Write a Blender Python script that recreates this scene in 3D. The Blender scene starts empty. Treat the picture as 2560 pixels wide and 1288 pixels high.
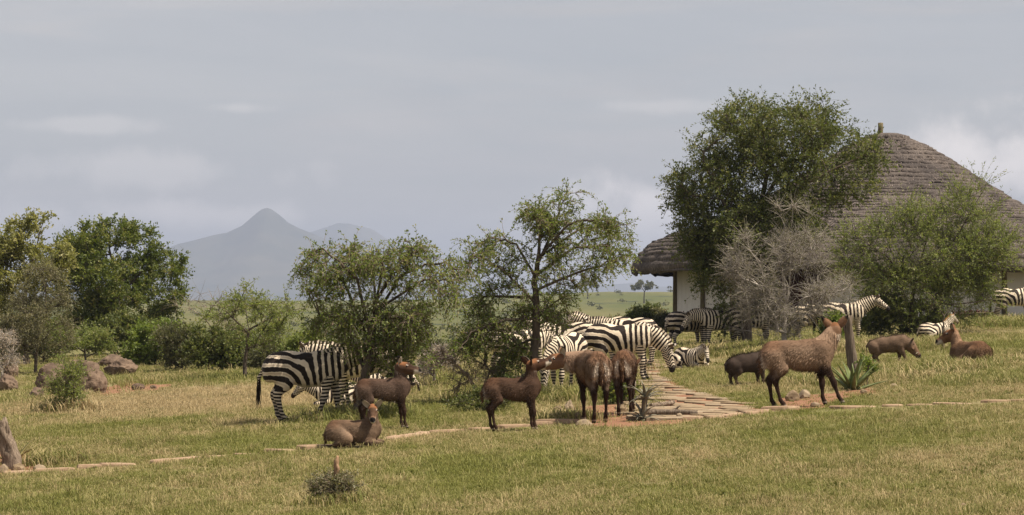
import bpy, bmesh, math, random
import numpy as np
from mathutils import Vector, Matrix

RNG = np.random.default_rng(7)
random.seed(7)
scene = bpy.context.scene
COL = scene.collection
R = math.radians

# ------------------------------------------------------------------ camera
F_PX = 6000.0            # focal length in photograph pixels (2560 wide)
HORIZON = 737.0
CAM_Z = 2.3
PITCH = math.atan((HORIZON - 644.0) / F_PX)
cam_d = bpy.data.cameras.new("camera")
cam_d.sensor_width = 36.0
cam_d.lens = 36.0 * F_PX / 2560.0
cam_d.clip_start = 0.5
cam_d.clip_end = 60000.0
cam = bpy.data.objects.new("camera", cam_d)
cam.location = (0, 0, CAM_Z)
cam.rotation_euler = (math.pi / 2 + PITCH, 0, 0)
COL.objects.link(cam)
scene.camera = cam

# ------------------------------------------------------------------ world, sun, exposure
SUN_EL, SUN_AZ = R(62), R(108)          # azimuth clockwise from +Y (the view direction)
world = bpy.data.worlds.new("World")
scene.world = world
world.use_nodes = True
nt = world.node_tree
nt.nodes.clear()
N = nt.nodes.new
L = nt.links.new
w_out = N("ShaderNodeOutputWorld")
w_bg = N("ShaderNodeBackground")
w_bg.inputs["Strength"].default_value = 0.060
sky = N("ShaderNodeTexSky")
sky.sky_type = 'NISHITA'
sky.sun_disc = False
sky.sun_elevation = SUN_EL
sky.sun_rotation = SUN_AZ
sky.altitude = 1000
sky.air_density = 1.0
sky.dust_density = 3.0
sky.ozone_density = 1.0
tc = N("ShaderNodeTexCoord")
# thin high cloud veil: streaky noise over the whole dome
mp = N("ShaderNodeMapping")
mp.inputs["Scale"].default_value = (2.2, 2.2, 16.0)
mp.inputs["Location"].default_value = (3.1, 0.7, 5.3)
n1 = N("ShaderNodeTexNoise")
n1.inputs["Scale"].default_value = 2.6
n1.inputs["Detail"].default_value = 7.0
n1.inputs["Roughness"].default_value = 0.55
n1.inputs["Distortion"].default_value = 0.3
cr = N("ShaderNodeMapRange")
cr.inputs["From Min"].default_value = 0.47
cr.inputs["From Max"].default_value = 0.78
cr.inputs["To Min"].default_value = 0.62
cr.inputs["To Max"].default_value = 0.95
mixc = N("ShaderNodeMix")
mixc.data_type = 'RGBA'
mixc.inputs["B"].default_value = (6.0, 5.65, 5.4, 1)
n3 = N("ShaderNodeTexNoise")
n3.inputs["Scale"].default_value = 1.5; n3.inputs["Detail"].default_value = 5.0; n3.inputs["Roughness"].default_value = 0.6; n3.inputs["Distortion"].default_value = 0.8
vr = N("ShaderNodeValToRGB")
vr.color_ramp.elements[0].position = 0.36; vr.color_ramp.elements[0].color = (5.75, 5.5, 5.35, 1)
vr.color_ramp.elements[1].position = 0.66; vr.color_ramp.elements[1].color = (7.0, 6.5, 6.1, 1)
L(mp.outputs["Vector"], n3.inputs["Vector"]); L(n3.outputs["Fac"], vr.inputs["Fac"]); L(vr.outputs["Color"], mixc.inputs["B"])
L(tc.outputs["Generated"], mp.inputs["Vector"])
L(mp.outputs["Vector"], n1.inputs["Vector"])
L(n1.outputs["Fac"], cr.inputs["Value"])
L(cr.outputs["Result"], mixc.inputs["Factor"])
L(sky.outputs["Color"], mixc.inputs["A"])
# distant cumulus heads low over the plain
last = mixc.outputs["Result"]
n2 = N("ShaderNodeTexNoise")
n2.inputs["Scale"].default_value = 34.0
n2.inputs["Detail"].default_value = 6.0
n2.inputs["Roughness"].default_value = 0.55
L(tc.outputs["Generated"], n2.inputs["Vector"])
def puff(px, py, rx, ry, amount, col=(13.0, 11.8, 11.0, 1)):
    global last
    d = Vector(((px - 1280) / F_PX, 1.0, (HORIZON - py) / F_PX)).normalized()
    sub = N("ShaderNodeVectorMath"); sub.operation = 'SUBTRACT'
    sub.inputs[1].default_value = d
    L(tc.outputs["Generated"], sub.inputs[0])
    sc = N("ShaderNodeVectorMath"); sc.operation = 'MULTIPLY'
    sc.inputs[1].default_value = (F_PX / rx, F_PX / rx, F_PX / ry)
    L(sub.outputs[0], sc.inputs[0])
    ln = N("ShaderNodeVectorMath"); ln.operation = 'LENGTH'
    L(sc.outputs[0], ln.inputs[0])
    ad = N("ShaderNodeMath"); ad.operation = 'MULTIPLY_ADD'
    ad.inputs[1].default_value = 2.6
    L(n2.outputs["Fac"], ad.inputs[0]); L(ln.outputs["Value"], ad.inputs[2])
    mr = N("ShaderNodeMapRange"); mr.interpolation_type = 'SMOOTHSTEP'
    mr.inputs["From Min"].default_value = 2.5
    mr.inputs["From Max"].default_value = 1.5
    mr.inputs["To Min"].default_value = 0.0
    mr.inputs["To Max"].default_value = amount
    L(ad.outputs[0], mr.inputs["Value"])
    mx = N("ShaderNodeMix"); mx.data_type = 'RGBA'
    mx.inputs["B"].default_value = col
    L(mr.outputs["Result"], mx.inputs["Factor"]); L(last, mx.inputs["A"])
    last = mx.outputs["Result"]
puff(1600, 560, 125, 115, 1.0)
puff(1490, 600, 230, 140, 0.7)
puff(2480, 410, 280, 130, 0.85)
puff(1250, 560, 260, 60, 0.12)
puff(400, 430, 330, 50, 0.3)
puff(480, 540, 330, 45, 0.5)
puff(190, 312, 180, 22, 0.22)
puff(600, 270, 110, 18, 0.22)
puff(1620, 265, 200, 20, 0.18)
puff(60, 560, 200, 60, 0.3)
L(last, w_bg.inputs["Color"])
L(w_bg.outputs["Background"], w_out.inputs["Surface"])

sun_d = bpy.data.lights.new("sun", 'SUN')
sun_d.energy = 5.0
sun_d.angle = R(0.6)
sun_d.color = (1.0, 0.91, 0.77)
sun = bpy.data.objects.new("sun", sun_d)
sdir = Vector((math.cos(SUN_EL) * math.sin(SUN_AZ), math.cos(SUN_EL) * math.cos(SUN_AZ), math.sin(SUN_EL)))
sun.rotation_euler = sdir.to_track_quat('Z', 'Y').to_euler()
sun.location = (40, 0, 60)
COL.objects.link(sun)

vs = scene.view_settings
vs.view_transform = 'Standard'
vs.look = 'None'
vs.gamma = 1.0
vs.use_curve_mapping = False
vs.exposure = 0.78
scene.display_settings.display_device = 'sRGB'
scene.render.engine = 'CYCLES'
scene.cycles.use_denoising = True
scene.cycles.denoising_prefilter = 'NONE'
scene.cycles.denoising_input_passes = 'RGB_ALBEDO_NORMAL'
scene.cycles.use_adaptive_sampling = False
scene.cycles.max_bounces = 5
scene.cycles.diffuse_bounces = 3
scene.cycles.transparent_max_bounces = 8

# ------------------------------------------------------------------ helpers
def tag(o, label=None, cat=None, group=None, kind=None):
    if label: o["label"] = label
    if cat: o["category"] = cat
    if group: o["group"] = group
    if kind: o["kind"] = kind
    return o

def mesh_np(name, V, Fs, smooth=True, attrs=None):
    """V (n,3); Fs: array (m,3) or (m,4) or list of such arrays; attrs name -> (type, values per vertex)."""
    if not isinstance(Fs, (list, tuple)): Fs = [Fs]
    Fs = [np.asarray(f, dtype=np.int32) for f in Fs if len(f)]
    me = bpy.data.meshes.new(name)
    V = np.asarray(V, dtype=np.float32)
    me.vertices.add(len(V)); me.vertices.foreach_set("co", V.ravel())
    loops = np.concatenate([f.ravel() for f in Fs]) if Fs else np.zeros(0, np.int32)
    tot = np.concatenate([np.full(len(f), f.shape[1], np.int32) for f in Fs]) if Fs else np.zeros(0, np.int32)
    start = np.concatenate([[0], np.cumsum(tot)[:-1]]).astype(np.int32) if len(tot) else tot
    me.loops.add(len(loops)); me.loops.foreach_set("vertex_index", loops)
    me.polygons.add(len(tot)); me.polygons.foreach_set("loop_start", start)
    try: me.polygons.foreach_set("loop_total", tot)
    except Exception: pass
    me.polygons.foreach_set("use_smooth", np.full(len(tot), smooth))
    for k, (ty, val) in (attrs or {}).items():
        a = me.attributes.new(k, ty, 'POINT')
        val = np.asarray(val, dtype=np.float32)
        a.data.foreach_set("color" if ty == 'FLOAT_COLOR' else "vector" if ty == 'FLOAT_VECTOR' else "value", val.ravel())
    me.update(calc_edges=True)
    me.validate()
    return me

def obj(name, me, mat=None, parent=None, loc=None, rot=None):
    o = bpy.data.objects.new(name, me)
    COL.objects.link(o)
    if mat is not None and me is not None:
        me.materials.clear(); me.materials.append(mat)
    if parent is not None: o.parent = parent
    if loc is not None: o.location = loc
    if rot is not None: o.rotation_euler = rot
    return o

def empty(name, loc=(0, 0, 0), rz=0.0):
    o = bpy.data.objects.new(name, None)
    o.empty_display_size = 0.2
    o.location = loc; o.rotation_euler = (0, 0, rz)
    COL.objects.link(o)
    return o

def copy_tree(o, parent=None):
    c = o.copy(); COL.objects.link(c); c.parent = parent
    for ch in list(o.children): copy_tree(ch, c)
    return c

def hash3(i, j, k, s):
    h = (i.astype(np.int64) * 374761393 + j.astype(np.int64) * 668265263 + k.astype(np.int64) * 2147483647 + s * 974634777)
    h = (h ^ (h >> 13)) * 1274126177
    h = h ^ (h >> 16)
    return (h & 0xFFFFFF).astype(np.float64) / 0xFFFFFF

def vnoise(x, y, z=0.0, s=0):
    x, y, z = np.broadcast_arrays(np.asarray(x, float), np.asarray(y, float), np.asarray(z, float))
    i, j, k = np.floor(x), np.floor(y), np.floor(z)
    u, v, w = x - i, y - j, z - k
    u, v, w = [t * t * (3 - 2 * t) for t in (u, v, w)]
    out = 0
    for a in (0, 1):
        for b in (0, 1):
            for c in (0, 1):
                out = out + hash3(i + a, j + b, k + c, s) * (u if a else 1 - u) * (v if b else 1 - v) * (w if c else 1 - w)
    return out * 2 - 1

def fbm(x, y, z=0.0, s=0, o=4):
    r, a, f, t = 0, 1.0, 1.0, 0
    for q in range(o):
        r = r + a * vnoise(np.asarray(x) * f, np.asarray(y) * f, np.asarray(z) * f, s + q); t += a
        a *= 0.5; f *= 2.03
    return r / t

def sstep(a, b, x):
    t = np.clip((np.asarray(x, float) - a) / (b - a), 0, 1)
    return t * t * (3 - 2 * t)

# ------------------------------------------------------------------ the lie of the land
_FD = np.log(np.array([40, 100, 150, 300, 600, 900, 1150, 1500, 1800, 2600, 5200, 9000, 40000.]))
_FZ = np.array([-2.3, -3.3, -4.3, -7.2, -9.4, -8.6, -6.2, -3.0, -5.0, -18, -42, -60, -70.])

def ground(x, y):
    """height of the ground at world x, y"""
    x = np.asarray(x, float); y = np.asarray(y, float)
    xc = np.clip(x, -24, 34)
    yc = np.clip(y, 5, 150)
    zp = -2.36 + 0.045 * xc + 0.004 * yc
    zp = zp + 0.035 * vnoise(x * 0.45, y * 0.3, 0, 3) + 0.02 * vnoise(x * 1.3, y * 1.1, 0, 4)
    ye = 79 + 45 * sstep(-9, -17, x) + 80 * sstep(2.0, 9.5, x) + 2.5 * vnoise(x * 0.2, 0, 0, 9)
    w = sstep(0, 38, y - ye)
    D = np.maximum(np.hypot(x, y), 30)
    zf = np.interp(np.log(D), _FD, _FZ)
    az = np.arctan2(x, np.maximum(y, 1e-3))
    ridge = np.exp(-((D - 1500) / 430.0) ** 2)
    zf = zf + ridge * np.interp(az, [-0.1, -0.03, 0.0, 0.04, 0.1], [-0.6, 0.3, 2.8, 4.8, 4.5])
    zf = zf + sstep(140, 500, D) * (0.9 * fbm(x / 90, y / 130, 0, 20, 3) + sstep(600, 1500, D) * 0.6 * fbm(x / 300, y / 500, 0, 23, 3))
    return zp * (1 - w) + zf * w + CAM_Z

_c, _s = math.cos(PITCH), math.sin(PITCH)
def ray(px, py):
    a = (px - 1280.0) / F_PX; b = (644.0 - py) / F_PX
    return np.array([a, _c - b * _s, _s + b * _c])

def at(px, py, D):
    """the point seen at a photograph pixel at distance D along the view"""
    r = ray(px, py); r = r / r[1]
    return np.array([r[0] * D, D, CAM_Z + r[2] * D])

def hit(px, py):
    """where the sight line meets the lawn"""
    r = ray(px, py); r = r / r[1]
    D = np.concatenate([np.linspace(14, 240, 6000), np.geomspace(240.2, 3000, 1500)])
    g = ground(r[0] * D, D)
    below = (CAM_Z + r[2] * D) < g
    i = int(np.argmax(below)) if below.any() else len(D) - 1
    d = D[i]
    return np.array([r[0] * d, d, float(ground(r[0] * d, d))])

def pxm(D): return F_PX / D

# ------------------------------------------------------------------ materials
def new_mat(name):
    m = bpy.data.materials.new(name); m.use_nodes = True
    t = m.node_tree; t.nodes.clear()
    out = t.nodes.new("ShaderNodeOutputMaterial")
    b = t.nodes.new("ShaderNodeBsdfPrincipled")
    t.links.new(b.outputs[0], out.inputs["Surface"])
    b.inputs["Roughness"].default_value = 0.85
    b.inputs["Specular IOR Level"].default_value = 0.2
    return m, t, b, out

def ramp(t, fac, stops):
    r = t.nodes.new("ShaderNodeValToRGB")
    el = r.color_ramp.elements
    while len(el) < len(stops): el.new(0.5)
    for e, (p, c) in zip(el, stops):
        e.position = p; e.color = (c[0], c[1], c[2], 1)
    t.links.new(fac, r.inputs["Fac"])
    return r.outputs["Color"]

def noise_node(t, scale, detail=4, rough=0.55, vec=None, dist=0.0):
    n = t.nodes.new("ShaderNodeTexNoise")
    n.inputs["Scale"].default_value = scale; n.inputs["Detail"].default_value = detail
    n.inputs["Roughness"].default_value = rough; n.inputs["Distortion"].default_value = dist
    if vec is not None: t.links.new(vec, n.inputs["Vector"])
    return n.outputs["Fac"]

def mixrgb(t, a, b, fac, mode='MIX'):
    m = t.nodes.new("ShaderNodeMix"); m.data_type = 'RGBA'; m.blend_type = mode
    for sock, v in (("A", a), ("B", b), ("Factor", fac)):
        if isinstance(v, (int, float)): m.inputs[sock].default_value = v
        elif isinstance(v, tuple): m.inputs[sock].default_value = (*v[:3], 1)
        else: t.links.new(v, m.inputs[sock])
    return m.outputs["Result"]

def objcoord(t, scale=(1, 1, 1), which="Object"):
    c = t.nodes.new("ShaderNodeTexCoord"); m = t.nodes.new("ShaderNodeMapping")
    m.inputs["Scale"].default_value = scale
    t.links.new(c.outputs[which], m.inputs["Vector"])
    return m.outputs["Vector"]

def worldpos(t, scale=(1, 1, 1)):
    c = t.nodes.new("ShaderNodeNewGeometry"); m = t.nodes.new("ShaderNodeMapping")
    m.inputs["Scale"].default_value = scale
    t.links.new(c.outputs["Position"], m.inputs["Vector"])
    return m.outputs["Vector"]

def attr(t, name):
    a = t.nodes.new("ShaderNodeAttribute"); a.attribute_name = name
    return a

def bump(t, b, height, strength=0.4, dist=0.02):
    n = t.nodes.new("ShaderNodeBump")
    n.inputs["Strength"].default_value = strength; n.inputs["Distance"].default_value = dist
    t.links.new(height, n.inputs["Height"]); t.links.new(n.outputs[0], b.inputs["Normal"])

def mathn(t, op, a, b=None, c=None):
    m = t.nodes.new("ShaderNodeMath"); m.operation = op
    for i, v in enumerate((a, b, c)):
        if v is None: continue
        if isinstance(v, (int, float)): m.inputs[i].default_value = v
        else: t.links.new(v, m.inputs[i])
    return m.outputs[0]

def maprange(t, v, a, b, c=0.0, d=1.0, smooth=True):
    m = t.nodes.new("ShaderNodeMapRange")
    if smooth: m.interpolation_type = 'SMOOTHSTEP'
    for k, x in zip(("From Min", "From Max", "To Min", "To Max"), (a, b, c, d)): m.inputs[k].default_value = x
    t.links.new(v, m.inputs["Value"])
    return m.outputs["Result"]

def simple_mat(name, c1, c2, scale=6.0, rough=0.85, stretch=(1, 1, 1), bmp=0.5, bdist=0.02, detail=6):
    m, t, b, o = new_mat(name)
    v = objcoord(t, stretch)
    f = noise_node(t, scale, detail, 0.6, v)
    t.links.new(ramp(t, f, [(0.32, c1), (0.68, c2)]), b.inputs["Base Color"])
    b.inputs["Roughness"].default_value = rough
    if bmp: bump(t, b, f, bmp, bdist)
    return m

# short dry lawn: green where it is watered, straw where it is not (shared by ground and blades)
GREEN1, GREEN2 = (0.128, 0.142, 0.032), (0.196, 0.200, 0.054)
STRAW1, STRAW2 = (0.300, 0.232, 0.128), (0.385, 0.310, 0.190)
DRY = ((-7.5, 56, 7, 11, .30), (7.5, 50, 6, 9, .05), (4.5, 28, 3, 4, .06), (2, 70, 9, 12, .08))
def lawn_colour(t, fine=None):
    p = worldpos(t, (1, 0.55, 1))
    big = noise_node(t, 0.33, 4, 0.6, p, 0.4)
    mid = noise_node(t, 2.3, 4, 0.6, p)
    mixv = mathn(t, 'MULTIPLY_ADD', mid, 0.45, mathn(t, 'MULTIPLY', big, 0.75))
    if fine is not None: mixv = mathn(t, 'ADD', mixv, mathn(t, 'MULTIPLY_ADD', fine, 0.34, -0.17))
    # the worn, grazed-out stretch in front of the boulders and the slope at the right are drier
    for cx, cy, rx, ry, k in DRY:
        pd = worldpos(t, (1 / rx, 1 / ry, 0)); sb = t.nodes.new("ShaderNodeVectorMath"); sb.operation = 'DISTANCE'
        t.links.new(pd, sb.inputs[0]); sb.inputs[1].default_value = (cx / rx, cy / ry, 0)
        mixv = mathn(t, 'ADD', mixv, maprange(t, sb.outputs["Value"], 1.0, 0.2, 0.0, k))
    dry = maprange(t, mixv, 0.52, 0.88)
    pale = noise_node(t, 7.0, 3, 0.6, p)
    g = mixrgb(t, GREEN1, GREEN2, pale)
    s = mixrgb(t, STRAW1, STRAW2, pale)
    return mixrgb(t, g, s, dry)
# ------------------------------------------------------------------ ground sheet
def in_poly(x, y, poly):
    poly = np.asarray(poly, float); inside = np.zeros(np.shape(x), bool)
    j = len(poly) - 1
    for i in range(len(poly)):
        xi, yi = poly[i]; xj, yj = poly[j]
        c = ((yi > y) != (yj > y)) & (x < (xj - xi) * (y - yi) / (yj - yi + 1e-12) + xi)
        inside ^= c; j = i
    return inside

def poly_from_px(pts): return [tuple(hit(a, b)[:2]) for a, b in pts]

PATH_POLY = poly_from_px([(1590, 908), (1612, 898), (1640, 905), (1662, 940), (1700, 962), (1790, 990), (1925, 1024),
                          (1900, 1034), (1800, 1043), (1700, 1046), (1640, 1034), (1652, 1000), (1636, 968), (1608, 940)])
SOIL = [poly_from_px(p) for p in (
    [(1385, 1048), (1430, 1020), (1530, 1012), (1640, 1018), (1760, 1046), (1690, 1062), (1560, 1072), (1440, 1066)],
    [(-60, 1125), (60, 1132), (135, 1150), (120, 1178), (-60, 1196)],
    [(1930, 1008), (1965, 990), (2060, 985), (2180, 968), (2205, 985), (2080, 1008), (2060, 1022), (1945, 1024)],
    [(225, 975), (330, 955), (430, 962), (380, 980), (250, 992)])]

def soil_mask(x, y):
    n = 0.35 * fbm(np.asarray(x) * 1.7, np.asarray(y) * 1.2, 0, 31, 3)
    m = np.zeros(np.shape(x))
    for p in SOIL:
        p = np.array(p); c = p.mean(0)
        q = c + (p - c) * 1.0
        m = np.maximum(m, in_poly(x + n * 0.5, y + n, q).astype(float))
    return m

def path_mask(x, y): return in_poly(x, y, PATH_POLY)

ang_f = np.radians(np.linspace(-17, 17, 300))
ang_l = np.radians(np.linspace(-180, -17.6, 46)); ang_r = np.radians(np.linspace(17.6, 180, 46))
ANG = np.concatenate([ang_l, ang_f, ang_r])
RAD = np.concatenate([[1.5, 5, 9, 13], np.geomspace(16, 130, 330), np.geomspace(132, 20500, 150)])
A_, R_ = np.meshgrid(ANG, RAD)
GX, GY = R_ * np.sin(A_), R_ * np.cos(A_)
GZ = ground(GX, GY)
nr, na = GX.shape
idx = np.arange(nr * na).reshape(nr, na)
quads = np.stack([idx[:-1, :-1], idx[:-1, 1:], idx[1:, 1:], idx[1:, :-1]], -1).reshape(-1, 4)[:, ::-1]
soil_v = np.maximum(soil_mask(GX, GY), path_mask(GX, GY) * 0.9)
gm, gt, gb, gout = new_mat("ground_grass_and_soil")
fine = noise_node(gt, 26.0, 3, 0.7, worldpos(gt))
lawn = mixrgb(gt, lawn_colour(gt, fine), mixrgb(gt, (0.10, 0.072, 0.042), (0.20, 0.150, 0.090), fine), 0.5)
p = worldpos(gt)
savn = mixrgb(gt, (0.066, 0.076, 0.018), (0.118, 0.108, 0.036), maprange(gt, noise_node(gt, 0.012, 6, 0.6, worldpos(gt, (1, 0.25, 1))), 0.35, 0.65))
savn = mixrgb(gt, savn, (0.026, 0.034, 0.012), maprange(gt, noise_node(gt, 0.05, 6, 0.65, worldpos(gt, (1, 0.35, 1))), 0.57, 0.66))
sepy = gt.nodes.new("ShaderNodeSeparateXYZ"); gt.links.new(p, sepy.inputs[0])
far = maprange(gt, sepy.outputs["Y"], 90, 170)
base = mixrgb(gt, lawn, savn, far)
soilc = mixrgb(gt, (0.17, 0.080, 0.044), (0.28, 0.150, 0.090), noise_node(gt, 3.5, 6, 0.65, p))
nz = noise_node(gt, 5.0, 5, 0.6, p)
smask = maprange(gt, mathn(gt, 'ADD', attr(gt, "soil").outputs["Fac"], mathn(gt, 'MULTIPLY_ADD', nz, 0.9, -0.45)), 0.42, 0.62)
# bare reddish scuffs showing through the lawn
scuff = maprange(gt, noise_node(gt, 0.8, 6, 0.65, worldpos(gt, (1, 0.4, 1))), 0.66, 0.76)
smask2 = mathn(gt, 'MULTIPLY', scuff, mathn(gt, 'SUBTRACT', 1.0, far))
base = mixrgb(gt, base, soilc, mathn(gt, 'MAXIMUM', smask, mathn(gt, 'MULTIPLY', smask2, 0.7)))
gt.links.new(base, gb.inputs["Base Color"])
gb.inputs["Roughness"].default_value = 0.95
bump(gt, gb, mathn(gt, 'ADD', fine, nz), 0.6, 0.04)
g_me = mesh_np("ground", np.stack([GX, GY, GZ], -1).reshape(-1, 3), quads, True, {"soil": ('FLOAT', soil_v.ravel())})
tag(obj("ground", g_me, gm), "dry grassy lawn sloping to a wide savanna plain", None, None, "structure")

# ------------------------------------------------------------------ mountains
mm, mt_, mb, mo = new_mat("mountain_scrub")
v = noise_node(mt_, 0.004, 8, 0.65, worldpos(mt_))
mt_.links.new(ramp(mt_, v, [(0.35, (0.022, 0.030, 0.018)), (0.65, (0.075, 0.070, 0.045))]), mb.inputs["Base Color"])
def massif(name, D, prof, half, label, nx=220, ny=60, rough=0.34, seed=50):
    px = np.array([q[0] for q in prof], float); hz = np.array([(HORIZON - q[1]) / F_PX * D for q in prof])
    X = np.linspace((px[0] - 1280) / F_PX * D, (px[-1] - 1280) / F_PX * D, nx)
    Yv = np.linspace(-1, 1, ny)
    XX, YY = np.meshgrid(X, Yv)
    # ridge wanders in depth, spurs run down both flanks
    wander = 0.25 * fbm(XX / (half * 0.9), 0 * XX, 0, seed, 3)
    t = np.clip(np.abs(YY + wander), 0, 1)
    H = np.interp(XX, (px - 1280) / F_PX * D, hz)
    spur = fbm(XX / (half * 0.35), YY * 1.2, 0, seed + 5, 5)
    Z = H * (1 - t) ** 1.15 * (1 + rough * spur * 3.0 * t * (1 - t) * 2) + rough * 0.04 * H.max() * fbm(XX / (half * .1), YY * 6, 0, seed + 9, 3)
    Z = Z + CAM_Z - 75 * t - 4
    V = np.stack([XX, D + YY * half, Z], -1).reshape(-1, 3)
    ii = np.arange(nx * ny).reshape(ny, nx)
    q = np.stack([ii[:-1, :-1], ii[:-1, 1:], ii[1:, 1:], ii[1:, :-1]], -1).reshape(-1, 4)
    tag(obj(name, mesh_np(name, V, q), mm), label, None, None, "structure")
massif("mountain", 11500, [(-700, 745), (-300, 735), (0, 715), (200, 690), (330, 655), (400, 622), (440, 604), (500, 590), (560, 578), (600, 556),
       (630, 532), (655, 514), (672, 513), (695, 530), (720, 553), (745, 566), (790, 585), (860, 620), (960, 672), (1060, 715), (1150, 745)], 1900,
       "pointed blue-grey mountain in the haze beyond the plain")
massif("mountain_ridge", 15800, [(560, 740), (700, 610), (760, 582), (800, 572), (850, 559), (880, 557), (930, 572), (1000, 612), (1080, 655), (1200, 700), (1400, 728), (1500, 742)], 1900,
       "fainter rounded mountain shoulder right of the pointed peak", seed=70)
massif("far_hills", 15500, [(1250, 742), (1400, 722), (1500, 712), (1580, 706), (1640, 715), (1720, 711), (1850, 708), (2000, 715), (2300, 705), (2800, 712), (3300, 735)], 1300,
       "low blue hills along the far horizon", seed=90, nx=120, ny=24)

# ------------------------------------------------------------------ haze
hz_m = bpy.data.materials.new("haze_air"); hz_m.use_nodes = True
ht = hz_m.node_tree; ht.nodes.clear()
ho = ht.nodes.new("ShaderNodeOutputMaterial"); hv = ht.nodes.new("ShaderNodeVolumePrincipled")
hv.inputs["Color"].default_value = (0.51, 0.58, 0.755, 1)
hv.inputs["Density"].default_value = 1.15e-4
hv.inputs["Anisotropy"].default_value = 0.0
ht.links.new(hv.outputs[0], ho.inputs["Volume"])
bx = np.array([[sx * 21500, sy * 21500, z] for z in (-110, 520) for sx, sy in ((-1, -1), (1, -1), (1, 1), (-1, 1))], float)
hq = np.array([[3, 2, 1, 0], [4, 5, 6, 7], [0, 1, 5, 4], [1, 2, 6, 5], [2, 3, 7, 6], [3, 0, 4, 7]])
hz = obj("haze", mesh_np("haze", bx, hq, False), hz_m)
tag(hz, "pale blue haze in the air over the plain", None, None, "stuff")
# ------------------------------------------------------------------ animals: bodies grown as one skin over a posed skeleton
VOX = 0.02

def seg_dist(P, a, b, ra, rb, lat, n):
    ab = b - a; L2 = float(ab @ ab) + 1e-12
    q = P - a
    t = np.clip((q @ ab) / L2, 0, 1)
    o = q - t[..., None] * ab
    if lat != 1.0:
        c = o @ n
        o = o + (c * (1.0 / lat - 1.0))[..., None] * n
    return np.sqrt((o * o).sum(-1)) - (ra + t * (rb - ra))

class Body:
    def __init__(self): self.pr = []
    def add(self, g, a, b, ra, rb, lat=1.0, n=(0, 1, 0), k=0.05):
        self.pr.append((g, np.array(a, float), np.array(b, float), ra, rb, lat, np.array(n, float), k))
    def chain(self, g, pts, rad, lat=1.0, n=(0, 1, 0), k=0.05):
        lt = lat if isinstance(lat, (list, tuple)) else [lat] * len(pts)
        for i in range(len(pts) - 1): self.add(g, pts[i], pts[i + 1], rad[i], rad[i + 1], lt[i], n, k)
    def mesh(self, vox=VOX):
        lo = np.min([np.minimum(a - ra, b - rb) for g, a, b, ra, rb, *_ in self.pr], 0) - 0.08
        hi = np.max([np.maximum(a + ra, b + rb) for g, a, b, ra, rb, *_ in self.pr], 0) + 0.08
        n = np.ceil((hi - lo) / vox).astype(int) + 1
        d = np.full(n, 0.3)
        ax = [lo[i] + vox * np.arange(n[i]) for i in range(3)]
        for g, a, b, ra, rb, lat, nn, k in self.pr:
            m = max(ra, rb) * max(1, lat) + 0.12
            s0 = np.maximum(((np.minimum(a, b) - m - lo) / vox).astype(int), 0)
            s1 = np.minimum(((np.maximum(a, b) + m - lo) / vox).astype(int) + 2, n)
            P = np.stack(np.meshgrid(*[ax[i][s0[i]:s1[i]] for i in range(3)], indexing='ij'), -1)
            e = seg_dist(P, a, b, ra, rb, lat, nn)
            sl = tuple(slice(s0[i], s1[i]) for i in range(3))
            c = d[sl]
            h = np.maximum(k - np.abs(c - e), 0) / k
            d[sl] = np.minimum(c, e) - h * h * k * 0.25
        return surface_nets(d, lo, vox)
    def group_dist(self, V):
        gd = {}
        for g, a, b, ra, rb, lat, nn, k in self.pr:
            e = seg_dist(V, a, b, ra, rb, lat, nn)
            gd[g] = np.minimum(gd[g], e) if g in gd else e
        return gd

def surface_nets(d, lo, vox):
    nx, ny, nz = d.shape
    s = d < 0
    c8 = [(0, 0, 0), (1, 0, 0), (0, 1, 0), (1, 1, 0), (0, 0, 1), (1, 0, 1), (0, 1, 1), (1, 1, 1)]
    cnt = np.zeros((nx - 1, ny - 1, nz - 1), np.int8)
    for i, j, k in c8: cnt += s[i:nx - 1 + i, j:ny - 1 + j, k:nz - 1 + k]
    act = (cnt > 0) & (cnt < 8)
    I = np.argwhere(act)
    vid = np.full(act.shape, -1, np.int64); vid[act] = np.arange(len(I))
    val = np.stack([d[I[:, 0] + i, I[:, 1] + j, I[:, 2] + k] for i, j, k in c8], 1)
    pos = np.zeros((len(I), 3)); w = np.zeros(len(I))
    C = np.array(c8, float)
    for a, b in ((0, 1), (2, 3), (4, 5), (6, 7), (0, 2), (1, 3), (4, 6), (5, 7), (0, 4), (1, 5), (2, 6), (3, 7)):
        va, vb = val[:, a], val[:, b]
        m = (va < 0) != (vb < 0)
        t = np.where(m, va / np.where(m, va - vb, 1), 0)
        pos += np.where(m[:, None], C[a] + t[:, None] * (C[b] - C[a]), 0); w += m
    V = lo + vox * (I + pos / w[:, None])
    Q = []
    for axis in range(3):
        o1, o2 = [(1, 2), (2, 0), (0, 1)][axis]
        sl0 = [slice(None)] * 3; sl1 = [slice(None)] * 3
        sl0[axis] = slice(0, -1); sl1[axis] = slice(1, None)
        ch = s[tuple(sl0)] != s[tuple(sl1)]
        E = np.argwhere(ch)
        ok = (E[:, o1] > 0) & (E[:, o2] > 0) & (E[:, o1] < d.shape[o1] - 1) & (E[:, o2] < d.shape[o2] - 1)
        E = E[ok]
        e1 = np.zeros(3, int); e1[o1] = 1; e2 = np.zeros(3, int); e2[o2] = 1
        ids = [vid[tuple((E - u).T)] for u in (np.zeros(3, int), e1, e1 + e2, e2)]
        q = np.stack(ids, 1)
        flip = s[tuple(E.T)]
        q[~flip] = q[~flip][:, ::-1]
        Q.append(q)
    return V, np.concatenate(Q)

def rotv(p, yaw=0.0, pitch=0.0):
    """unit direction: yaw to the left (+Y), pitch up"""
    return np.array([math.cos(pitch) * math.cos(yaw), math.cos(pitch) * math.sin(yaw), math.sin(pitch)])

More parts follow.
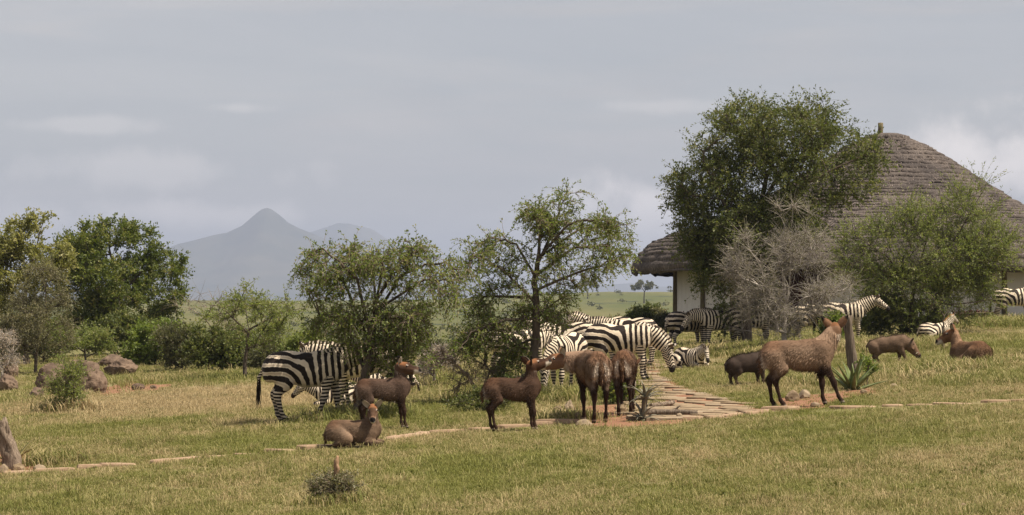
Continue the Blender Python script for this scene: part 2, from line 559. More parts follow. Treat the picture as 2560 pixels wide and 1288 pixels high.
def frame(d, up=(0, 0, 1)):
    d = np.array(d, float); d = d / np.linalg.norm(d); up = np.array(up, float)
    side = np.cross(up, d)
    if np.linalg.norm(side) < 1e-4: side = np.cross((1, 0, 0), d)
    side = side / np.linalg.norm(side)
    return d, side, np.cross(d, side)

def ear_mesh(base, along, out, length, width, cup=0.35, tip=0.25):
    """cupped leaf-shaped ear with thickness; 'out' is the way its hollow faces"""
    along = np.array(along, float); along /= np.linalg.norm(along)
    out = np.array(out, float); out = out - along * (out @ along); out /= np.linalg.norm(out)
    side = np.cross(along, out)
    V, rows, m = [], 7, 6
    for sh in (0, 1):
        for i in range(rows):
            t = i / (rows - 1)
            w = width * 0.5 * (math.sin(math.pi * (0.22 + 0.78 * t) ** 0.9) ** 0.8 if t < 1 else tip * 0.2)
            for j in range(m):
                u = -1 + 2 * j / (m - 1)
                V.append(base + along * (length * t) + side * (u * w) - out * ((1 - u * u) * cup * width * 0.6 * (1 - t * 0.6)) - out * (0.010 * sh))
    F = []
    for sh in (0, 1):
        o = sh * rows * m
        for i in range(rows - 1):
            for j in range(m - 1):
                q = [o + i * m + j, o + i * m + j + 1, o + (i + 1) * m + j + 1, o + (i + 1) * m + j]
                F.append(q if sh else q[::-1])
    for i in range(rows - 1):
        for j in (0, m - 1):
            F.append([i * m + j, (i + 1) * m + j, rows * m + (i + 1) * m + j, rows * m + i * m + j])
    inner = np.array([1.0] * (rows * m) + [0.0] * (rows * m))
    tt = np.array([i / (rows - 1) for sh in (0, 1) for i in range(rows) for j in range(m)])
    return np.array(V), np.array(F), inner, tt

def strands(P, Nn, comb, length, width, rng, lift=0.35, spread=0.35):
    """thin hair triangles rooted at P, combed along comb"""
    n = len(P)
    dirv = comb * (1 - lift) + Nn * lift + rng.normal(0, spread, (n, 3)) * 0.5
    dirv /= np.linalg.norm(dirv, axis=1, keepdims=True)
    side = np.cross(dirv, Nn); side /= (np.linalg.norm(side, axis=1, keepdims=True) + 1e-9)
    ln = (length * rng.uniform(0.6, 1.25, n))[:, None] if np.isscalar(length) else (length * rng.uniform(0.6, 1.25, n))[:, None]
    base = P - Nn * 0.004
    V = np.stack([base - side * width, base + side * width, base + dirv * ln * 0.6 + side * width * 0.5 , base + dirv * ln], 1)
    F = (np.arange(n) * 4)[:, None] + np.array([0, 1, 2, 3])[None]
    return V.reshape(-1, 3), F

def vert_normals(V, Q):
    fn = np.cross(V[Q[:, 2]] - V[Q[:, 0]], V[Q[:, 3]] - V[Q[:, 1]])
    n = np.zeros_like(V)
    for i in range(4): np.add.at(n, Q[:, i], fn)
    return n / (np.linalg.norm(n, axis=1, keepdims=True) + 1e-12)

# ---- coats
def coat_material(name, zebra=False, rough=0.7):
    m, t, b, o = new_mat(name)
    col = attr(t, "coat").outputs["Color"]
    v = objcoord(t)
    if zebra:
        ph = attr(t, "phase").outputs["Fac"]
        wob = noise_node(t, 7.0, 3, 0.6, v)
        x = mathn(t, 'ADD', ph, mathn(t, 'MULTIPLY_ADD', wob, 0.44, -0.22))
        s = mathn(t, 'SINE', mathn(t, 'MULTIPLY', x, 6.28318))
        duty = mathn(t, 'MULTIPLY_ADD', noise_node(t, 3.0, 2, 0.5, v), 0.5, -0.14)
        st = maprange(t, mathn(t, 'ADD', s, duty), -0.16, 0.16)
        # brownish shadow stripe in the middle of broad pale bands
        sh = maprange(t, s, -0.80, -0.98, 0.0, 0.45)
        sh = mathn(t, 'MULTIPLY', sh, attr(t, "broad").outputs["Fac"])
        pale = mixrgb(t, (0.58, 0.47, 0.34), (0.70, 0.60, 0.47), noise_node(t, 9.0, 4, 0.6, v))
        pale = mixrgb(t, pale, (0.30, 0.19, 0.11), sh)
        dark = mixrgb(t, (0.009, 0.007, 0.006), (0.030, 0.020, 0.015), noise_node(t, 12.0, 4, 0.6, v))
        c = mixrgb(t, pale, dark, st)
        a = attr(t, "coat")
        c = mixrgb(t, c, col, a.outputs["Alpha"])
        b.inputs["Specular IOR Level"].default_value = 0.3
    else:
        f = noise_node(t, 34.0, 4, 0.6, objcoord(t, (0.5, 1, 1)))
        c = mixrgb(t, col, ramp(t, f, [(0.30, (0.84, 0.83, 0.82)), (0.52, (1.0, 1.0, 1.0)), (0.72, (1.16, 1.15, 1.14))]), 1.0, 'MULTIPLY')
    t.links.new(c, b.inputs["Base Color"])
    b.inputs["Roughness"].default_value = rough
    b.inputs["Specular IOR Level"].default_value = 0.10 if zebra else 0.04
    bump(t, b, noise_node(t, 40.0, 4, 0.7, objcoord(t, (0.35, 1, 1))), 0.5, 0.012)
    return m
MAT_ZEBRA = coat_material("zebra_coat", True, 0.62)
MAT_COAT = coat_material("animal_coat")
MAT_EYE, _t, _b, _o = new_mat("dark_eye")
_b.inputs["Base Color"].default_value = (0.008, 0.006, 0.005, 1); _b.inputs["Roughness"].default_value = 0.12
_b.inputs["Specular IOR Level"].default_value = 0.6
MAT_TUSK = simple_mat("tusk_ivory", (0.55, 0.48, 0.36), (0.68, 0.6, 0.48), 20, 0.5)

def eye_mesh(r=0.022):
    bm = bmesh.new(); bmesh.ops.create_icosphere(bm, subdivisions=2, radius=r)
    me = bpy.data.meshes.new("eye"); bm.to_mesh(me); bm.free()
    me.polygons.foreach_set("use_smooth", np.full(len(me.polygons), True)); me.materials.append(MAT_EYE)
    return me

def finish(root_name, label, cat, group, loc, heading, scale, V, Q, attrs, body_mat, extras, eyes, rest=0.0):
    root = empty(root_name, (loc[0], loc[1], loc[2] + rest), heading)
    tag(root, label, cat, group)
    obj("body", mesh_np("body", V * scale, Q, True, attrs), body_mat, root)
    for nm, EV, EF, EA, em in extras:
        obj(nm, mesh_np(nm, EV * scale, EF, True, EA), em, root)
    me = eye_mesh(0.021 * scale)
    for e in eyes: obj("eye", me, None, root, loc=tuple(np.array(e) * scale))
    return root

def tilt_to_ground(loc, heading):
    """pitch and roll that follow the ground under the feet"""
    c, s = math.cos(heading), math.sin(heading)
    zf = float(ground(loc[0] + .5 * c, loc[1] + .5 * s)); zb = float(ground(loc[0] - .5 * c, loc[1] - .5 * s))
    zl = float(ground(loc[0] - .2 * s, loc[1] + .2 * c)); zr = float(ground(loc[0] + .2 * s, loc[1] - .2 * c))
    return math.atan2(zl - zr, 0.4), -math.atan2(zf - zb, 1.0)

def legs_standing(B, Lz, feet, k=0.05):
    """Lz: list of (group, joints, radii, lats); feet: hoof shift forward for each leg"""
    for (g, pts, rad, lat), dx in zip(Lz, feet):
        pts = [np.array(p, float) for p in pts]
        z0, z1 = pts[0][2], pts[-1][2]
        for p in pts: p[0] += dx * ((z0 - p[2]) / (z0 - z1)) ** 0.9 if p[2] < z0 else 0
        B.chain(g, pts, rad, lat, k=k)

# ---------------------------------------------------------------- zebra
def zebra(loc, heading, label, group=None, scale=1.0, neck=(35, 0), head=(-35, 0), feet=(0, 0, 0, 0), lying=False, tail=(0, 0), seed=0, brown=0.0, name="zebra", eyes_on=True):
    rng = np.random.default_rng(100 + seed)
    B = Body()
    dz = -0.60 if lying else 0.0
    T = lambda x, y, z: (x, y, z + dz)
    # trunk
    B.chain("trunk", [T(-.58, 0, 1.02), T(-.36, 0, 1.00), T(-.02, 0, .93), T(.28, 0, .92), T(.50, 0, 1.0)], [.235, .275, .295, .30, .25], .80, k=.10)
    B.add("trunk", T(.22, 0, 1.10), T(.52, 0, 1.14), .13, .14, .7, k=.12)
    B.add("trunk", T(-.55, 0, 1.12), T(-.25, 0, 1.12), .15, .13, 1.0, k=.12)
    for sy in (1, -1):
        B.add("trunk", T(-.66, .09 * sy, 1.00), T(-.70, .09 * sy, .88), .15, .12, 1.0, k=.08)
        B.add("trunk", T(.46, .10 * sy, 1.02), T(.50, .12 * sy, .84), .17, .13, .8, k=.08)
    if not lying:
        Lz = []
        for sy, g in ((1, "hl"), (-1, "hr")):
            Lz.append((g, [(-.54, .10 * sy, .98), (-.46, .13 * sy, .74), (-.66, .12 * sy, .535), (-.665, .115 * sy, .47), (-.645, .115 * sy, .16), (-.60, .115 * sy, .09), (-.575, .115 * sy, .025)],
                       [.22, .145, .068, .058, .034, .036, .052], [.75, .72, .72, .8, .85, 1, 1]))
        for sy, g in ((1, "fl"), (-1, "fr")):
            Lz.append((g, [(.46, .11 * sy, .92), (.43, .125 * sy, .72), (.47, .12 * sy, .44), (.465, .115 * sy, .38), (.455, .115 * sy, .16), (.49, .115 * sy, .08), (.505, .115 * sy, .025)],
                       [.16, .105, .060, .052, .033, .036, .050], [.8, .75, .85, .85, .85, 1, 1]))
        legs_standing(B, Lz, feet)
    else:
        for sy, g in ((1, "hl"), (-1, "hr")):
            B.chain(g, [(-.50, .17 * sy, .36), (-.22, .27 * sy, .22), (-.50, .30 * sy, .09), (-.20, .32 * sy, .06), (-.10, .32 * sy, .04)], [.20, .13, .06, .038, .045], .85, k=.06)
        for sy, g in ((1, "fl"), (-1, "fr")):
            B.chain(g, [(.44, .14 * sy, .34), (.40, .22 * sy, .14), (.70, .20 * sy, .08), (.46, .17 * sy, .045), (.38, .16 * sy, .04)], [.16, .09, .055, .036, .045], .85, k=.06)
    # neck and head
    ny, npit = R(neck[1]), R(neck[0])
    nb = np.array(T(.48, 0, 1.04)); nd = rotv(None, ny, npit)
    nd0 = rotv(None, ny * .5, npit * .55 + R(8))
    n1 = nb + nd0 * .26; n2 = n1 + nd * .24; poll = n2 + rotv(None, ny, npit - R(6)) * .16
    _, nside, nup = frame(nd)
    B.chain("neck", [nb, n1, n2, poll], [.245, .195, .155, .118], [.62, .56, .56, .6], nside, k=.07)
    hy, hp = ny + R(head[1]), R(head[0])
    hd, hside, hup = frame(rotv(None, hy, hp))
    h0 = poll + hd * .02
    jaw = h0 + hd * .13 - hup * .055
    B.chain("head", [h0, h0 + hd * .14 + hup * .01, h0 + hd * .33, h0 + hd * .45], [.118, .105, .078, .062], [.72, .8, .74, .85], hside, k=.05)
    B.add("head", jaw, h0 + hd * .36 - hup * .02, .088, .055, .62, hside, k=.05)
    B.add("head", h0 + hd * .44 + hup * .005, h0 + hd * .475 - hup * .015, .064, .058, .95, hside, k=.04)
    # tail dock
    tb = np.array(T(-.80, 0, 1.08)); tp, ty = tail
    td = rotv(None, math.pi + R(ty), R(-72 + tp))
    t1 = tb + td * .22 + np.array([-.03, 0, 0]); t2 = t1 + rotv(None, math.pi + R(ty), R(-80 + tp * .8)) * .2
    B.chain("tail", [tb + np.array([.06, 0, .02]), t1, t2], [.04, .026, .02], 1.0, k=.05)
    V, Q = B.mesh()
    gd = B.group_dist(V)
    names = list(gd.keys()); G = np.argmin(np.stack([gd[k] for k in names]), 0)
    X, Y, Z = V.T
    Px, Pz = -.22, .60 + dz
    k1, kl = 1 / .115, 1 / .062
    phase = np.zeros(len(V)); broad = np.zeros(len(V))
    def trunk_phase(X, Z):
        """stripes stand upright on the ribs and sweep back over the haunch to the tail"""
        dx = X + .80
        u = .45 * np.minimum(dx, .42) + np.maximum(dx - .42, 0)
        wv = sstep(.40, -.25, X)
        r = np.sqrt(np.maximum(u, 0) ** 2 + (wv * np.maximum(Z - Pz, 0)) ** 2)
        p = .5 + np.where(r < .62, r / .150, .62 / .150 + (r - .62) * k1)
        return p - np.maximum(Pz - Z, 0) * kl * sstep(-.1, -.3, X)
    tph = trunk_phase(X, Z)
    for gi, g in enumerate(names):
        m = G == gi
        if not m.any(): continue
        if g in ("trunk",) or (g in ("hl", "hr") and not lying):
            phase[m] = tph[m]
            broad[m] = np.clip((Px + .1 - X[m]) * 4, 0, 1) * np.clip((Z[m] - Pz) * 8 - .3, 0, 1)
        elif g in ("hl", "hr"):
            dd = np.linalg.norm(V[m] - np.array([-.22, 0, .2]), axis=1); phase[m] = np.where(Z[m] > .25, tph[m], dd / .07)
        elif g in ("fl", "fr"):
            phase[m] = np.where(Z[m] > .80 + dz, tph[m], Z[m] * kl + .3) if not lying else X[m] / .065
        elif g == "neck":
            s = (V[m] - nb) @ nd
            phase[m] = 9.1 + s / .072
        elif g == "head":
            q = V[m] - h0
            s = q @ hd; u = q @ hup; w_ = np.abs(q @ hside)
            phase[m] = s / .055 + 1.2 * np.abs(u) / .055 + w_ / .05
        else:
            phase[m] = Z[m] / .05
    coat = np.zeros((len(V), 4))
    gi = {n: i for i, n in enumerate(names)}
    hm = G == gi["head"]
    s = (V - h0) @ hd
    mz = hm * sstep(.36, .43, s)
    coat[:] = np.array([.020, .016, .014, 0]); coat[:, 3] = mz
    # pale belly, dark hooves and dark line down the back
    legm = np.isin(G, [gi[k] for k in ("hl", "hr", "fl", "fr")])
    if not lying:
        hoof = legm & (Z < .075)
        coat[hoof] = (.028, .024, .021, 1)
        dark = legm * sstep(.55, .12, Z) * .35
        coat[:, 3] = np.maximum(coat[:, 3], np.where(hoof, 1, dark))
    belly = (G == gi["trunk"]) * sstep(.72, .64, Z - dz) * sstep(.16, .10, np.abs(Y)) * (np.abs(X) < .5)
    bm_ = belly > coat[:, 3]
    coat[bm_, :3] = (.62, .55, .45); coat[bm_, 3] = belly[bm_] * .8
    spine = (G == gi["trunk"]) * sstep(.022, .012, np.abs(Y)) * (Z > 1.12 + dz)
    sm = spine > coat[:, 3]
    coat[sm, :3] = (.02, .015, .012); coat[sm, 3] = spine[sm]
    if brown: coat[:, :3] = np.maximum(coat[:, :3], np.array([.05, .03, .018]) * brown)
    VV, QQ, ph, co, br = [V], [Q], [phase], [coat], [broad]
    off = len(V)
    for sy in (1, -1):
        al = hup * .95 + hside * (.38 * sy) - hd * .25
        ev, ef, inn, tt = ear_mesh(poll + hup * .075 + hside * (.055 * sy) - hd * .0, al, hside * (.8 * sy) + hd * .75, .19, .10)
        c = np.tile(np.array([.55, .48, .40, 1.0]), (len(ev), 1))
        c[inn > .5] = (.16, .12, .095, 1)
        c[(tt > .78)] = (.03, .024, .02, 1)
        c[(inn < .5) & (tt > .35) & (tt < .55)] = (.03, .024, .02, 1)
        VV.append(ev); QQ.append(ef + off); off += len(ev); ph.append(np.zeros(len(ev))); co.append(c); br.append(np.zeros(len(ev)))
    attrs = {"phase": ('FLOAT', np.concatenate(ph)), "coat": ('FLOAT_COLOR', np.concatenate(co)), "broad": ('FLOAT', np.concatenate(br))}
    V2, Q2 = np.concatenate(VV), np.concatenate(QQ)
    # upright mane
    crest = []
    pts = [nb, n1, n2, poll, h0 + hd * .09]
    rad = [.225, .185, .148, .112, .10]
    nn = 46
    for i in range(nn):
        u = .22 + (len(pts) - 1.22) * i / (nn - 1); j = min(int(u), len(pts) - 2); f = u - j
        c = pts[j] * (1 - f) + pts[j + 1] * f; r = rad[j] * (1 - f) + rad[j + 1] * f
        d = pts[j + 1] - pts[j]; _, sd, upv = frame(d / np.linalg.norm(d))
        hgt = .095 * (math.sin(math.pi * min(1, (i + 4) / (nn + 3))) ** .5) * rng.uniform(.78, 1.12)
        crest.append((c + upv * (r - .03), c + upv * (r + hgt) , sd, ((c - nb) @ nd) / .072 + 9.1))
    MV, MP, MC = [], [], []
    for lo_, hi_, sd, p_ in crest:
        mid = lo_ * .35 + hi_ * .65
        for q, w_, dk in ((lo_, .030, 0), (mid, .018, 0), (hi_, .004, .75)):
            MV += [q + sd * w_, q - sd * w_]; MP += [p_, p_]; MC += [(.05 + .1 * brown, .032 + .04 * brown, .02, dk + .35 * brown)] * 2
    MF = []
    for i in range(nn - 1):
        a = i * 6; b2 = a + 6
        for x in (0, 2): MF += [[a + x, b2 + x, b2 + x + 2, a + x + 2], [a + x + 3, b2 + x + 3, b2 + x + 1, a + x + 1]]
        MF.append([a + 4, b2 + 4, b2 + 5, a + 5])
    extras = [("mane", np.array(MV), np.array(MF), {"phase": ('FLOAT', MP), "coat": ('FLOAT_COLOR', MC), "broad": ('FLOAT', np.zeros(len(MP)))}, MAT_ZEBRA)]
    # tail tuft of long dark hairs
    nT = 110
    P0 = t1 + (t2 - t1) * rng.uniform(-.2, 1.0, nT)[:, None] + rng.normal(0, .012, (nT, 3))
    Nn = rng.normal(0, 1, (nT, 3)); Nn /= np.linalg.norm(Nn, axis=1, keepdims=True)
    down = rotv(None, math.pi + R(ty), R(-86 + tp * .6))
    SV, SF = strands(P0, Nn, np.tile(down, (nT, 1)), .40, .009, rng, .02, .12)
    extras.append(("tail_tuft", SV, SF, {"phase": ('FLOAT', np.zeros(len(SV))), "coat": ('FLOAT_COLOR', np.tile((.030, .020, .014, 1.0), (len(SV), 1))), "broad": ('FLOAT', np.zeros(len(SV)))}, MAT_ZEBRA))
    eyes = [h0 + hd * .13 + hup * .045 + hside * (.078 * sy) for sy in (1, -1)]
    o = finish(name, label, "zebra", group, loc, heading, scale, V2, Q2, attrs, MAT_ZEBRA, extras, eyes)
    if not lying or True:
        rx, ry = tilt_to_ground(loc, heading); o.rotation_euler = (rx, ry, heading)
    return o

# ---------------------------------------------------------------- waterbuck
def waterbuck(loc, heading, label, group=None, scale=1.0, neck=(45, 0), head=(-20, 0), feet=(0, 0, 0, 0), lying=False, seed=0,
              calf=False, tone=(.195, .130, .088), name="waterbuck", roll=0):
    rng = np.random.default_rng(300 + seed)
    B = Body()
    dz = -.56 if lying else 0.0
    T = lambda x, y, z: (x, y, z + dz)
    fat = .84 if calf else .93
    B.chain("trunk", [T(-.47, 0, .965), T(-.24, 0, .935), T(.05, 0, .895), T(.28, 0, .885), T(.42, 0, .93)], [.195 * fat, .215 * fat, .262 * fat, .272 * fat, .215 * fat], .78, k=.09)
    B.add("trunk", T(.40, 0, .84), T(.46, 0, .98), .10, .12, .8, k=.08)
    B.add("trunk", T(.10, 0, 1.03), T(.42, 0, 1.06), .12, .12, .75, k=.12)
    B.add("trunk", T(-.46, 0, 1.04), T(-.15, 0, 1.04), .14, .12, 1.0, k=.12)
    for sy in (1, -1):
        B.add("trunk", T(-.55, .09 * sy, .96), T(-.57, .095 * sy, .82), .135 * fat, .11 * fat, 1.0, k=.07)
        B.add("trunk", T(.38, .10 * sy, .98), T(.40, .115 * sy, .80), .15 * fat, .115 * fat, .8, k=.08)
    if not lying:
        Lz = []
        for sy, g in ((1, "hl"), (-1, "hr")):
            Lz.append((g, [(-.45, .10 * sy, .90), (-.38, .12 * sy, .70), (-.545, .115 * sy, .52), (-.55, .11 * sy, .46), (-.53, .11 * sy, .15), (-.495, .11 * sy, .085), (-.475, .11 * sy, .022)],
                       [.185 * fat, .112 * fat, .052, .043, .027, .030, .038], [.78, .75, .75, .8, .85, 1, 1]))
        for sy, g in ((1, "fl"), (-1, "fr")):
            Lz.append((g, [(.38, .10 * sy, .88), (.355, .115 * sy, .69), (.385, .11 * sy, .42), (.38, .105 * sy, .36), (.375, .105 * sy, .15), (.40, .105 * sy, .075), (.415, .105 * sy, .022)],
                       [.14 * fat, .085 * fat, .046, .040, .026, .029, .038], [.8, .78, .85, .85, .85, 1, 1]))
        legs_standing(B, Lz, feet)
    else:
        for sy, g in ((1, "hl"), (-1, "hr")):
            B.chain(g, [(-.40, .15 * sy, .33), (-.16, .24 * sy, .20), (-.42, .26 * sy, .08), (-.16, .28 * sy, .055), (-.08, .28 * sy, .035)], [.19, .125, .055, .035, .04], .85, k=.06)
        for sy, g in ((1, "fl"), (-1, "fr")):
            B.chain(g, [(.36, .12 * sy, .30), (.32, .19 * sy, .13), (.58, .17 * sy, .07), (.38, .15 * sy, .04), (.31, .14 * sy, .035)], [.14, .085, .05, .034, .04], .85, k=.06)
    ny, npit = R(neck[1]), R(neck[0])
    nb = np.array(T(.34 if calf else .38, 0, .98)); nd = rotv(None, ny, npit)
    nl = .8 if calf else .84
    n1 = nb + rotv(None, ny * .7, npit * .8 + R(4)) * .22 * nl; n2 = n1 + nd * .20 * nl; poll = n2 + nd * .12 * nl
    _, nside, nup = frame(nd)
    nf = .78 if calf else 1.0
    B.chain("neck", [nb, n1, n2, poll], [.205 * fat, .165 * nf, .138 * nf, .104], [.62, .62, .66, .75], nside, k=.07)
    hy, hp = ny + R(head[1]), R(head[0])
    hd, hside, hup = frame(rotv(None, hy, hp))
    h0 = poll + hd * .02 + hup * .01
    hs = 1.30 if calf else 1.20
    B.chain("head", [h0, h0 + hd * .10 * hs + hup * .012 * hs, h0 + hd * .22 * hs, h0 + hd * .315 * hs], [.102 * hs, .092 * hs, .066 * hs, .050 * hs], [.82, .85, .78, .85], hside, k=.05)
    B.add("head", h0 + hd * .09 * hs - hup * .045 * hs, h0 + hd * .27 * hs - hup * .022 * hs, .070 * hs, .044 * hs, .68, hside, k=.05)
    B.add("head", h0 + hd * .31 * hs, h0 + hd * .335 * hs - hup * .012 * hs, .050 * hs, .044 * hs, .95, hside, k=.04)
    tb = np.array(T(-.665, 0, 1.0))
    B.chain("tail", [tb + np.array([.06, 0, .02]), tb + np.array([-.035, 0, -.14]), tb + np.array([-.03, 0, -.33])], [.045, .034, .026], 1.0, k=.04)
    V, Q = B.mesh(.018)
    gd = B.group_dist(V); names = list(gd.keys()); G = np.argmin(np.stack([gd[k] for k in names]), 0)
    gi = {n: i for i, n in enumerate(names)}
    X, Y, Z = V.T
    tone = np.array(tone)
    col = np.tile(tone, (len(V), 1))
    def blend(mask, c):
        nonlocal col
        mask = np.clip(mask, 0, 1)[:, None]
        col = col * (1 - mask) + np.array(c) * mask
    nz = fbm(X * 5, Y * 5, Z * 5, 61 + seed, 3)
    trunk = (G == gi["trunk"]) | (G == gi["hl"]) | (G == gi["hr"]) | (G == gi["fl"]) | (G == gi["fr"])
    blend(trunk * sstep(.97 + dz, 1.14 + dz, Z + .05 * nz) * .6, tone * np.array([.68, .58, .52]))        # darker back
    blend(trunk * sstep(-.15, -.45, X) * sstep(.90 + dz, 1.1 + dz, Z) * .45, np.array([.15, .072, .038]) * (0.6 if calf else 1))  # rufous rump top
    flank = trunk * sstep(.98, .84, Z - dz) * sstep(.60, .70, Z - dz) * sstep(-.42, -.2, X)
    blend(flank * .55, tone * np.array([1.45, 1.42, 1.40]))
    blend(trunk * sstep(.16, .30, X + .05 * nz) * sstep(.62, .78, Z - dz) * .45, tone * np.array([.55, .50, .47]))
    blend(trunk * np.exp(-((X + .30 + .05 * nz) / .07) ** 2) * sstep(.6, .75, Z - dz) * .35, tone * .5)
    blend(trunk * sstep(.70, .64, Z - dz) * (np.abs(X) < .35) * (0 if lying else .7), tone * np.array([.45, .38, .34]))
    neckm = (G == gi["neck"]).astype(float)
    blend(neckm * .7, tone * np.array([1.45, 1.42, 1.42]) if not calf else tone * np.array([.8, .78, .78]))
    if not lying:
        legm = np.isin(G, [gi[k] for k in ("hl", "hr", "fl", "fr")])
        front = np.isin(G, [gi["fl"], gi["fr"]])
        top = np.where(front, .70, .56)
        blend(legm * sstep(0.10, -0.06, Z - top + .05 * nz), np.array([.034, .020, .014]) * (1.2 if calf else 1))
        blend(legm * sstep(.05, .035, Z), (.015, .012, .01))
        blend(legm * (np.abs(Z - .055) < .012) * .6, (.45, .38, .3))
    else:
        legm = np.isin(G, [gi[k] for k in ("hl", "hr", "fl", "fr")])
        blend(legm * sstep(.16, .07, Z), (.05, .03, .02))
    # white ring round the rump
    if not lying or True:
        rr = np.sqrt(((Z - dz - .90) / 1.25) ** 2 + (np.abs(Y) - .0) ** 2)
        band = sstep(.035, .075, np.abs(Y) + 0.03 * nz) * sstep(.175, .110, np.abs(Y) + .03 * nz + .10 * sstep(.85, 1.08, Z - dz)) * sstep(.56, .72, Z - dz + .05 * nz) * sstep(1.10, .96, Z - dz + .05 * nz)
        back = sstep(-.50, -.565, X)
        wr = np.isin(G, [gi[k] for k in ("trunk", "hl", "hr")])
        blend(wr * band * back * (0 if lying else .6 if calf else .95), (.60, .50, .40))
        blend(wr * back * sstep(.07, .03, np.abs(Y)) * sstep(.95, .85, Z - dz) * (0 if lying else .7), (.05, .03, .02))
    blend((G == gi["tail"]) * .8, (.10, .055, .03))
    q = (V - h0) / hs; s = q @ hd; u = q @ hup; w_ = np.abs(q @ hside)
    hm = (G == gi["head"]).astype(float)
    blend(hm, tone * np.array([.95, .82, .75]))
    blend(hm * sstep(.03, .06, u) * sstep(.16, .06, s), (.17, .078, .038) if not calf else (.19, .085, .04))     # rufous crown
    blend(hm * sstep(.06, .12, s) * sstep(.02, .05, u) * sstep(.30, .26, s) * .8, tone * np.array([.32, .27, .25]))  # dark bridge of the nose
    blend(hm * sstep(.225, .265, s) * sstep(.03, -.01, u) * .9, (.55, .48, .40))    # white muzzle
    blend(hm * sstep(.305, .325, s) * sstep(-.02, .0, u), (.012, .010, .010))
    blend(hm * (np.abs(s - .10) < .022) * (np.abs(u - .066) < .008) * (w_ > .04) * .6, (.6, .52, .44))
    thr = ((G == gi["neck"]) & (((V - poll) @ nd) > -.12)) * sstep(-.02, -.07, (V - poll) @ nup)
    blend(thr * (.2 if calf else .6), (.46, .38, .30))
    VV, QQ, CC = [V], [Q], [np.concatenate([col, np.ones((len(col), 1))], 1)]
    off = len(V)
    for sy in (1, -1):
        al = hup * .75 + hside * (.75 * sy) - hd * .30
        ev, ef, inn, tt = ear_mesh(poll + hup * .055 * hs + hside * (.062 * sy * hs), al, hside * (.55 * sy) + hd * .9, .20 * hs, .13 * hs, cup=.45)
        c = np.tile(np.append(tone * np.array([.8, .65, .55]), 1.0), (len(ev), 1))
        c[inn > .5] = (.40, .34, .28, 1)
        c[tt > .72] = (.018, .014, .012, 1)
        VV.append(ev); QQ.append(ef + off); off += len(ev); CC.append(c)
    V2, Q2, C2 = np.concatenate(VV), np.concatenate(QQ), np.concatenate(CC)
    # shaggy hair
    Nv = vert_normals(V, Q)
    hair = np.isin(G, [gi[k] for k in ("trunk", "neck", "hl", "hr", "fl", "fr", "tail")]) & (Z > (.5 if not lying else .05))
    ids = np.where(hair)[0]; ids = rng.choice(ids, 10000, replace=True)
    P = V[ids] + rng.normal(0, .006, (len(ids), 3))
    comb = np.tile(np.array([-.75, 0, -.65]), (len(ids), 1))
    isneck = (G[ids] == gi["neck"])
    comb[isneck] = -nd * .55 + np.array([0, 0, -.65])
    ln = np.where(isneck, .092, .062) * (.85 if calf else 1.0)
    SV, SF = strands(P, Nv[ids], comb, ln, .0046, rng, .24, .34)
    sc_ = np.repeat(np.concatenate([col[ids] * rng.uniform(.68, 1.4, (len(ids), 1)), np.ones((len(ids), 1))], 1), 4, 0)
    extras = [("shaggy_hair", SV, SF, {"coat": ('FLOAT_COLOR', sc_)}, MAT_COAT)]
    eyes = [h0 + (hd * .095 + hup * .042 + hside * (.074 * sy)) * hs for sy in (1, -1)]
    o = finish(name, label, "waterbuck", group, loc, heading, scale, V2, Q2, {"coat": ('FLOAT_COLOR', C2)}, MAT_COAT, extras, eyes)
    rx, ry = tilt_to_ground(loc, heading); o.rotation_euler = (rx, ry, heading)
    return o

